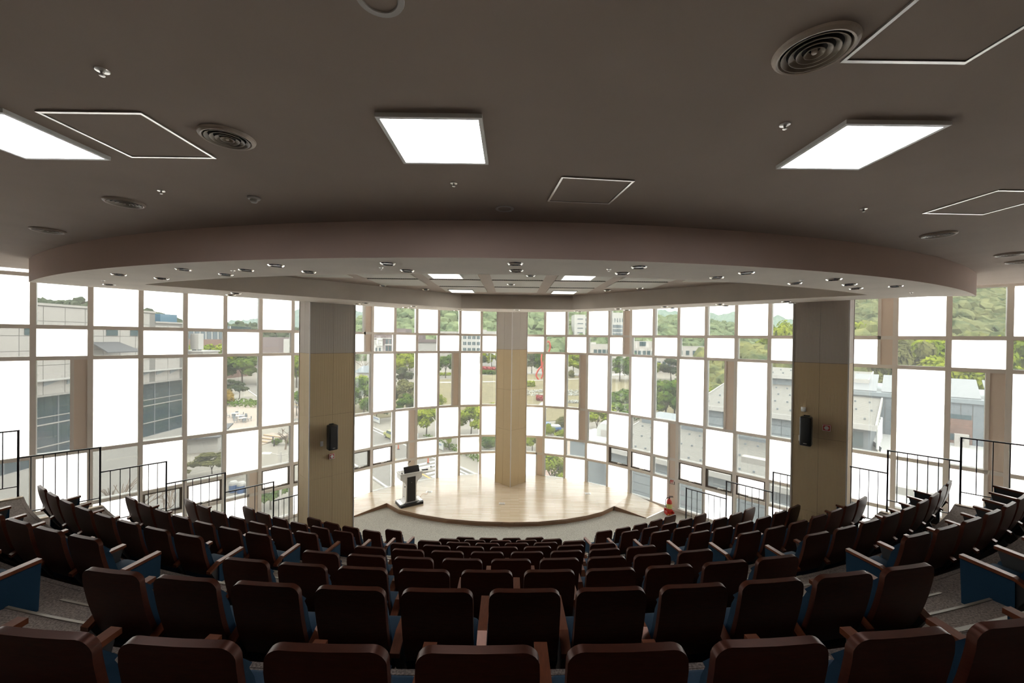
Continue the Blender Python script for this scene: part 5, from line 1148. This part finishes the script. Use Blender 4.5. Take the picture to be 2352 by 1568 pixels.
gu = ob('utility_box', MB().box(-0.3, 0.3, -0.2, 0.2, 0, 0.75).mesh('utility_box', M['cladding']), None, (25.2+R2*4.5-R2*0.9, 28.3-R2*4.5-R2*0.9, -6.3), (0, 0, -math.pi/4)); tag(gu, 'beige utility box standing against the grey building', 'utility box')
ob('vent_grille', MB().box(-0.1, 0.1, -0.21, -0.2, 0.35, 0.55).mesh('vent_grille', M['joint']), gu)

# ------------------------------------------------------------------ outside: street furniture
def car():
    e = empty('small_car', (-19.2, 64.6, GZ+0.03), math.atan2(-rdy, -rdx)); tag(e, 'pale yellow green small car parked on the road', 'car')
    b = MB(); prof = [(-1.8, 0.3), (1.8, 0.3), (1.85, 0.65), (1.75, 0.85), (0.9, 0.92), (0.45, 1.40), (-1.3, 1.45), (-1.75, 0.95), (-1.85, 0.6)]
    n = len(prof); b.v = [(x, -0.78, z) for x, z in prof] + [(x, 0.78, z) for x, z in prof]; b.f = [tuple(range(n)), tuple(range(2*n-1, n-1, -1))] + [(i, n+i, n+(i+1) % n, (i+1) % n) for i in range(n)]
    ob('body', b.mesh('body', M['car_paint']), e)
    for s in (-1, 1):
        w_ = MB(); w_.v = [(0.80, s*0.79, 0.93), (0.42, s*0.79, 1.33), (-0.35, s*0.79, 1.36), (-0.35, s*0.79, 0.93), (-0.45, s*0.79, 0.93), (-0.45, s*0.79, 1.36), (-1.25, s*0.79, 1.38), (-1.5, s*0.79, 0.97)]; w_.f = [(0, 1, 2, 3), (4, 5, 6, 7)]; ob('side_window', w_.mesh('side_window', M['window_dark']), e)
    ws = MB(); ws.v = [(0.92, -0.66, 0.95), (0.92, 0.66, 0.95), (0.49, 0.62, 1.37), (0.49, -0.62, 1.37)]; ws.f = [(0, 1, 2, 3)]; ob('windscreen', ws.mesh('windscreen', M['window_dark']), e, (0.02, 0, 0.01))
    for x in (-1.15, 1.15):
        for s in (-1, 1):
            w_ = ob('wheel', MB().tube((x, s*0.66, 0.30), (x, s*0.82, 0.30), 0.30, n=16).mesh('wheel', M['tyre']), e); ob('hubcap', MB().tube((x, s*0.82, 0.30), (x, s*0.83, 0.30), 0.18, n=12).mesh('hubcap', M['metal']), w_)
car()
def banner(t, o_, wd, lab):
    p = rd(t, o_); e = empty('street_banner', (p[0], p[1], GZ), math.atan2(rdy, rdx)); tag(e, lab, 'banner', 'white banners along the road')
    ob('cloth', MB().box(-wd/2, wd/2, -0.02, 0.02, 0.25, 1.25).mesh('cloth', M['paint_white']), e)
    for s in (-1, 1): ob('post', MB().tube((s*wd/2, 0, 0), (s*wd/2, 0, 1.3), 0.035, n=6).mesh('post', M['zinc']), e)
    l = MB()
    for k in range(9): l.box(-wd*0.36+k*wd*0.08, -wd*0.36+k*wd*0.08+wd*0.055, -0.03, -0.02, 0.78, 1.02)
    ob('lettering', l.mesh('lettering', M['blue_plastic']), e)
banner(-4.5, -2.2, 3.4, 'white banner behind the small car'); banner(11, -2.2, 3.0, 'white banner beneath the forked street tree'); banner(18.5, -2.2, 3.2, 'white banner beside the slim street tree')
for x, y, lab in ((-16.5, 58.4, 'orange traffic post left of the lectern shelf'), (-10.8, 52.1, 'orange traffic post beside the zebra crossing')):
    e = empty('traffic_post', (x, y, GZ+0.05)); tag(e, lab, 'traffic cone', 'orange traffic posts'); ob('base', MB().lathe([(0.0, 0.08), (0.2, 0.05), (0.22, 0)], 12).mesh('base', M['tyre']), e); ob('post', MB().tube((0, 0, 0.04), (0, 0, 1.25), 0.10, 0.05, 8).mesh('post', M['cone_orange']), e)
e = empty('street_lamp', (-16.3, 28.2, GZ)); tag(e, 'double armed street lamp beside the lower road', 'street lamp'); ob('pole', MB().tube((0, 0, 0), (0, 0, 8.25), 0.10, 0.06, 8).mesh('pole', M['cladding']), e)
for s in (-1, 1): a_ = ob('arm', MB().path([(0, 0, 8.0), (s*0.5, 0, 8.12), (s*0.75, 0, 8.15)], 0.03, 6).mesh('arm', M['cladding']), e); ob('lamp_head', MB().box(min(s*0.7, s*1.3), max(s*0.7, s*1.3), -0.11, 0.11, 8.12, 8.2).mesh('lamp_head', M['white']), a_)
for k, (x, y) in enumerate(((-55.5, 80), (-53, 77.8), (-51, 75.6))):
    nm = ('farthest', 'middle', 'nearest')[k]
    e = empty('patio_table', (x, y, GZ+0.05)); tag(e, '%s of the three patio tables on the terrace' % nm, 'table', 'patio tables'); ob('top', MB().tube((0, 0, 0.70), (0, 0, 0.75), 0.75, n=16).mesh('top', M['white_wall']), e); ob('leg', MB().tube((0, 0, 0), (0, 0, 0.7), 0.06, n=8).mesh('leg', M['zinc']), e)
    for q in range(4):
        a = q*1.5708+0.4+k; c = empty('patio_chair', (x+1.15*math.cos(a), y+1.15*math.sin(a), GZ+0.05), a+1.5708); tag(c, 'dark patio chair, %s around the %s patio table' % (ORD[q+1], nm), 'chair', 'patio chairs')
        ob('seat', MB().box(-0.25, 0.25, -0.25, 0.25, 0.42, 0.48).mesh('seat', M['zinc']), c); ob('backrest', MB().box(-0.25, 0.25, -0.28, -0.22, 0.48, 0.92).mesh('backrest', M['zinc']), c)
        for sx in (-1, 1):
            for sy in (-1, 1): ob('leg', MB().box(sx*0.22-0.02, sx*0.22+0.02, sy*0.22-0.02, sy*0.22+0.02, 0, 0.42).mesh('leg', M['zinc']), c)
stp = struct(empty('steps_outside', (-38.2, 62, GZ), math.radians(-20)), 'timber edged garden steps beside the bushes')
for k in range(4): ob('step', MB().box(-2.2, 1.4, -2.0+k*1.1, 3, 0, 0.10+k*0.14).mesh('step', M['plaza']), stp); ob('step_edge', MB().box(-2.2, 1.4, -2.03+k*1.1, -1.8+k*1.1, 0.10+k*0.14, 0.13+k*0.14).mesh('step_edge', M['timber_step']), stp)
for x, y, lab in ((-36.6, 61.2, 'dark bollard beside the upper garden step'), (-35.3, 59.3, 'dark bollard beside the lower garden step')):
    e = empty('bollard', (x, y, GZ)); tag(e, lab, 'bollard', 'dark bollards'); ob('post', MB().tube((0, 0, 0), (0, 0, 0.95), 0.09, n=10).mesh('post', M['rail']), e); ob('cap', MB().tube((0, 0, 0.95), (0, 0, 1.02), 0.11, n=10).mesh('cap', M['zinc']), e)
for k in range(3):
    e = empty('domed_bin', (-29.2+k*0.95, 41.9-k*0.15, GZ)); tag(e, 'blue domed bin on the grass bank, %s from the left' % ORD[k+1], 'bin', 'blue domed bins')
    ob('drum', MB().tube((0, 0, 0), (0, 0, 0.75), 0.40, n=14).mesh('drum', M['blue_plastic']), e); ob('dome', MB().lathe([(0.42, 0.75), (0.40, 0.95), (0.28, 1.12), (0.0, 1.18)], 14).mesh('dome', M['white_wall']), e)
# red loop sculpture
ps = [(0, 0, 0), (-1.1, 0, 1.8), (-0.3, 0, 4.0), (1.3, 0.3, 6.0), (2.6, 0.6, 9.0), (4.4, 0.5, 13.0), (3.6, 0.2, 15.6), (2.0, 0, 13.2), (0.9, -0.2, 9.0), (1.2, -0.3, 5.0), (1.6, -0.2, 2.6), (0.9, 0, 0.6)]
def catmull(p, n=6):
    out = []
    for i in range(len(p)-1):
        a, b, c, d = (Vector(p[max(0, i-1)]), Vector(p[i]), Vector(p[i+1]), Vector(p[min(len(p)-1, i+2)]))
        for k in range(n):
            t = k/n; out.append(0.5*((2*b)+(c-a)*t+(2*a-5*b+4*c-d)*t*t+(3*b-a-3*c+d)*t*t*t))
    out.append(Vector(p[-1])); return out
tag(ob('loop_sculpture', MB().path(catmull(ps), 0.34, 10).mesh('loop_sculpture', M['sculpture_red'], smooth=60), None, (11.0, 160, GZ)), 'tall twisted red loop sculpture on the lawn', 'sculpture')
e = empty('utility_truck', (7.1, 70.6, GZ), math.radians(15)); tag(e, 'small blue and white truck among the plaza shrubs', 'truck')
ob('cab', MB().box(-1.5, -0.3, -0.75, 0.75, 0.4, 1.7).mesh('cab', M['blue_plastic']), e); ob('cargo_bed', MB().box(-0.25, 1.7, -0.75, 0.75, 0.5, 0.95).mesh('cargo_bed', M['blue_plastic']), e); ob('load', MB().box(-0.1, 1.6, -0.65, 0.65, 0.95, 1.2).mesh('load', M['paint_white']), e)
for x in (-0.95, 1.1):
    for s in (-1, 1): ob('wheel', MB().tube((x, s*0.62, 0.32), (x, s*0.78, 0.32), 0.32, n=14).mesh('wheel', M['tyre']), e)
ob('windscreen', MB().box(-1.53, -1.5, -0.6, 0.6, 1.0, 1.55).mesh('windscreen', M['window_dark']), e)
# ------------------------------------------------------------------ lift everything so that the auditorium carpet lies at z = 0
for o in list(scn.objects):
    if o.parent is None and o.type in ('MESH', 'EMPTY', 'CURVE', 'FONT'): o.location.z += ZO
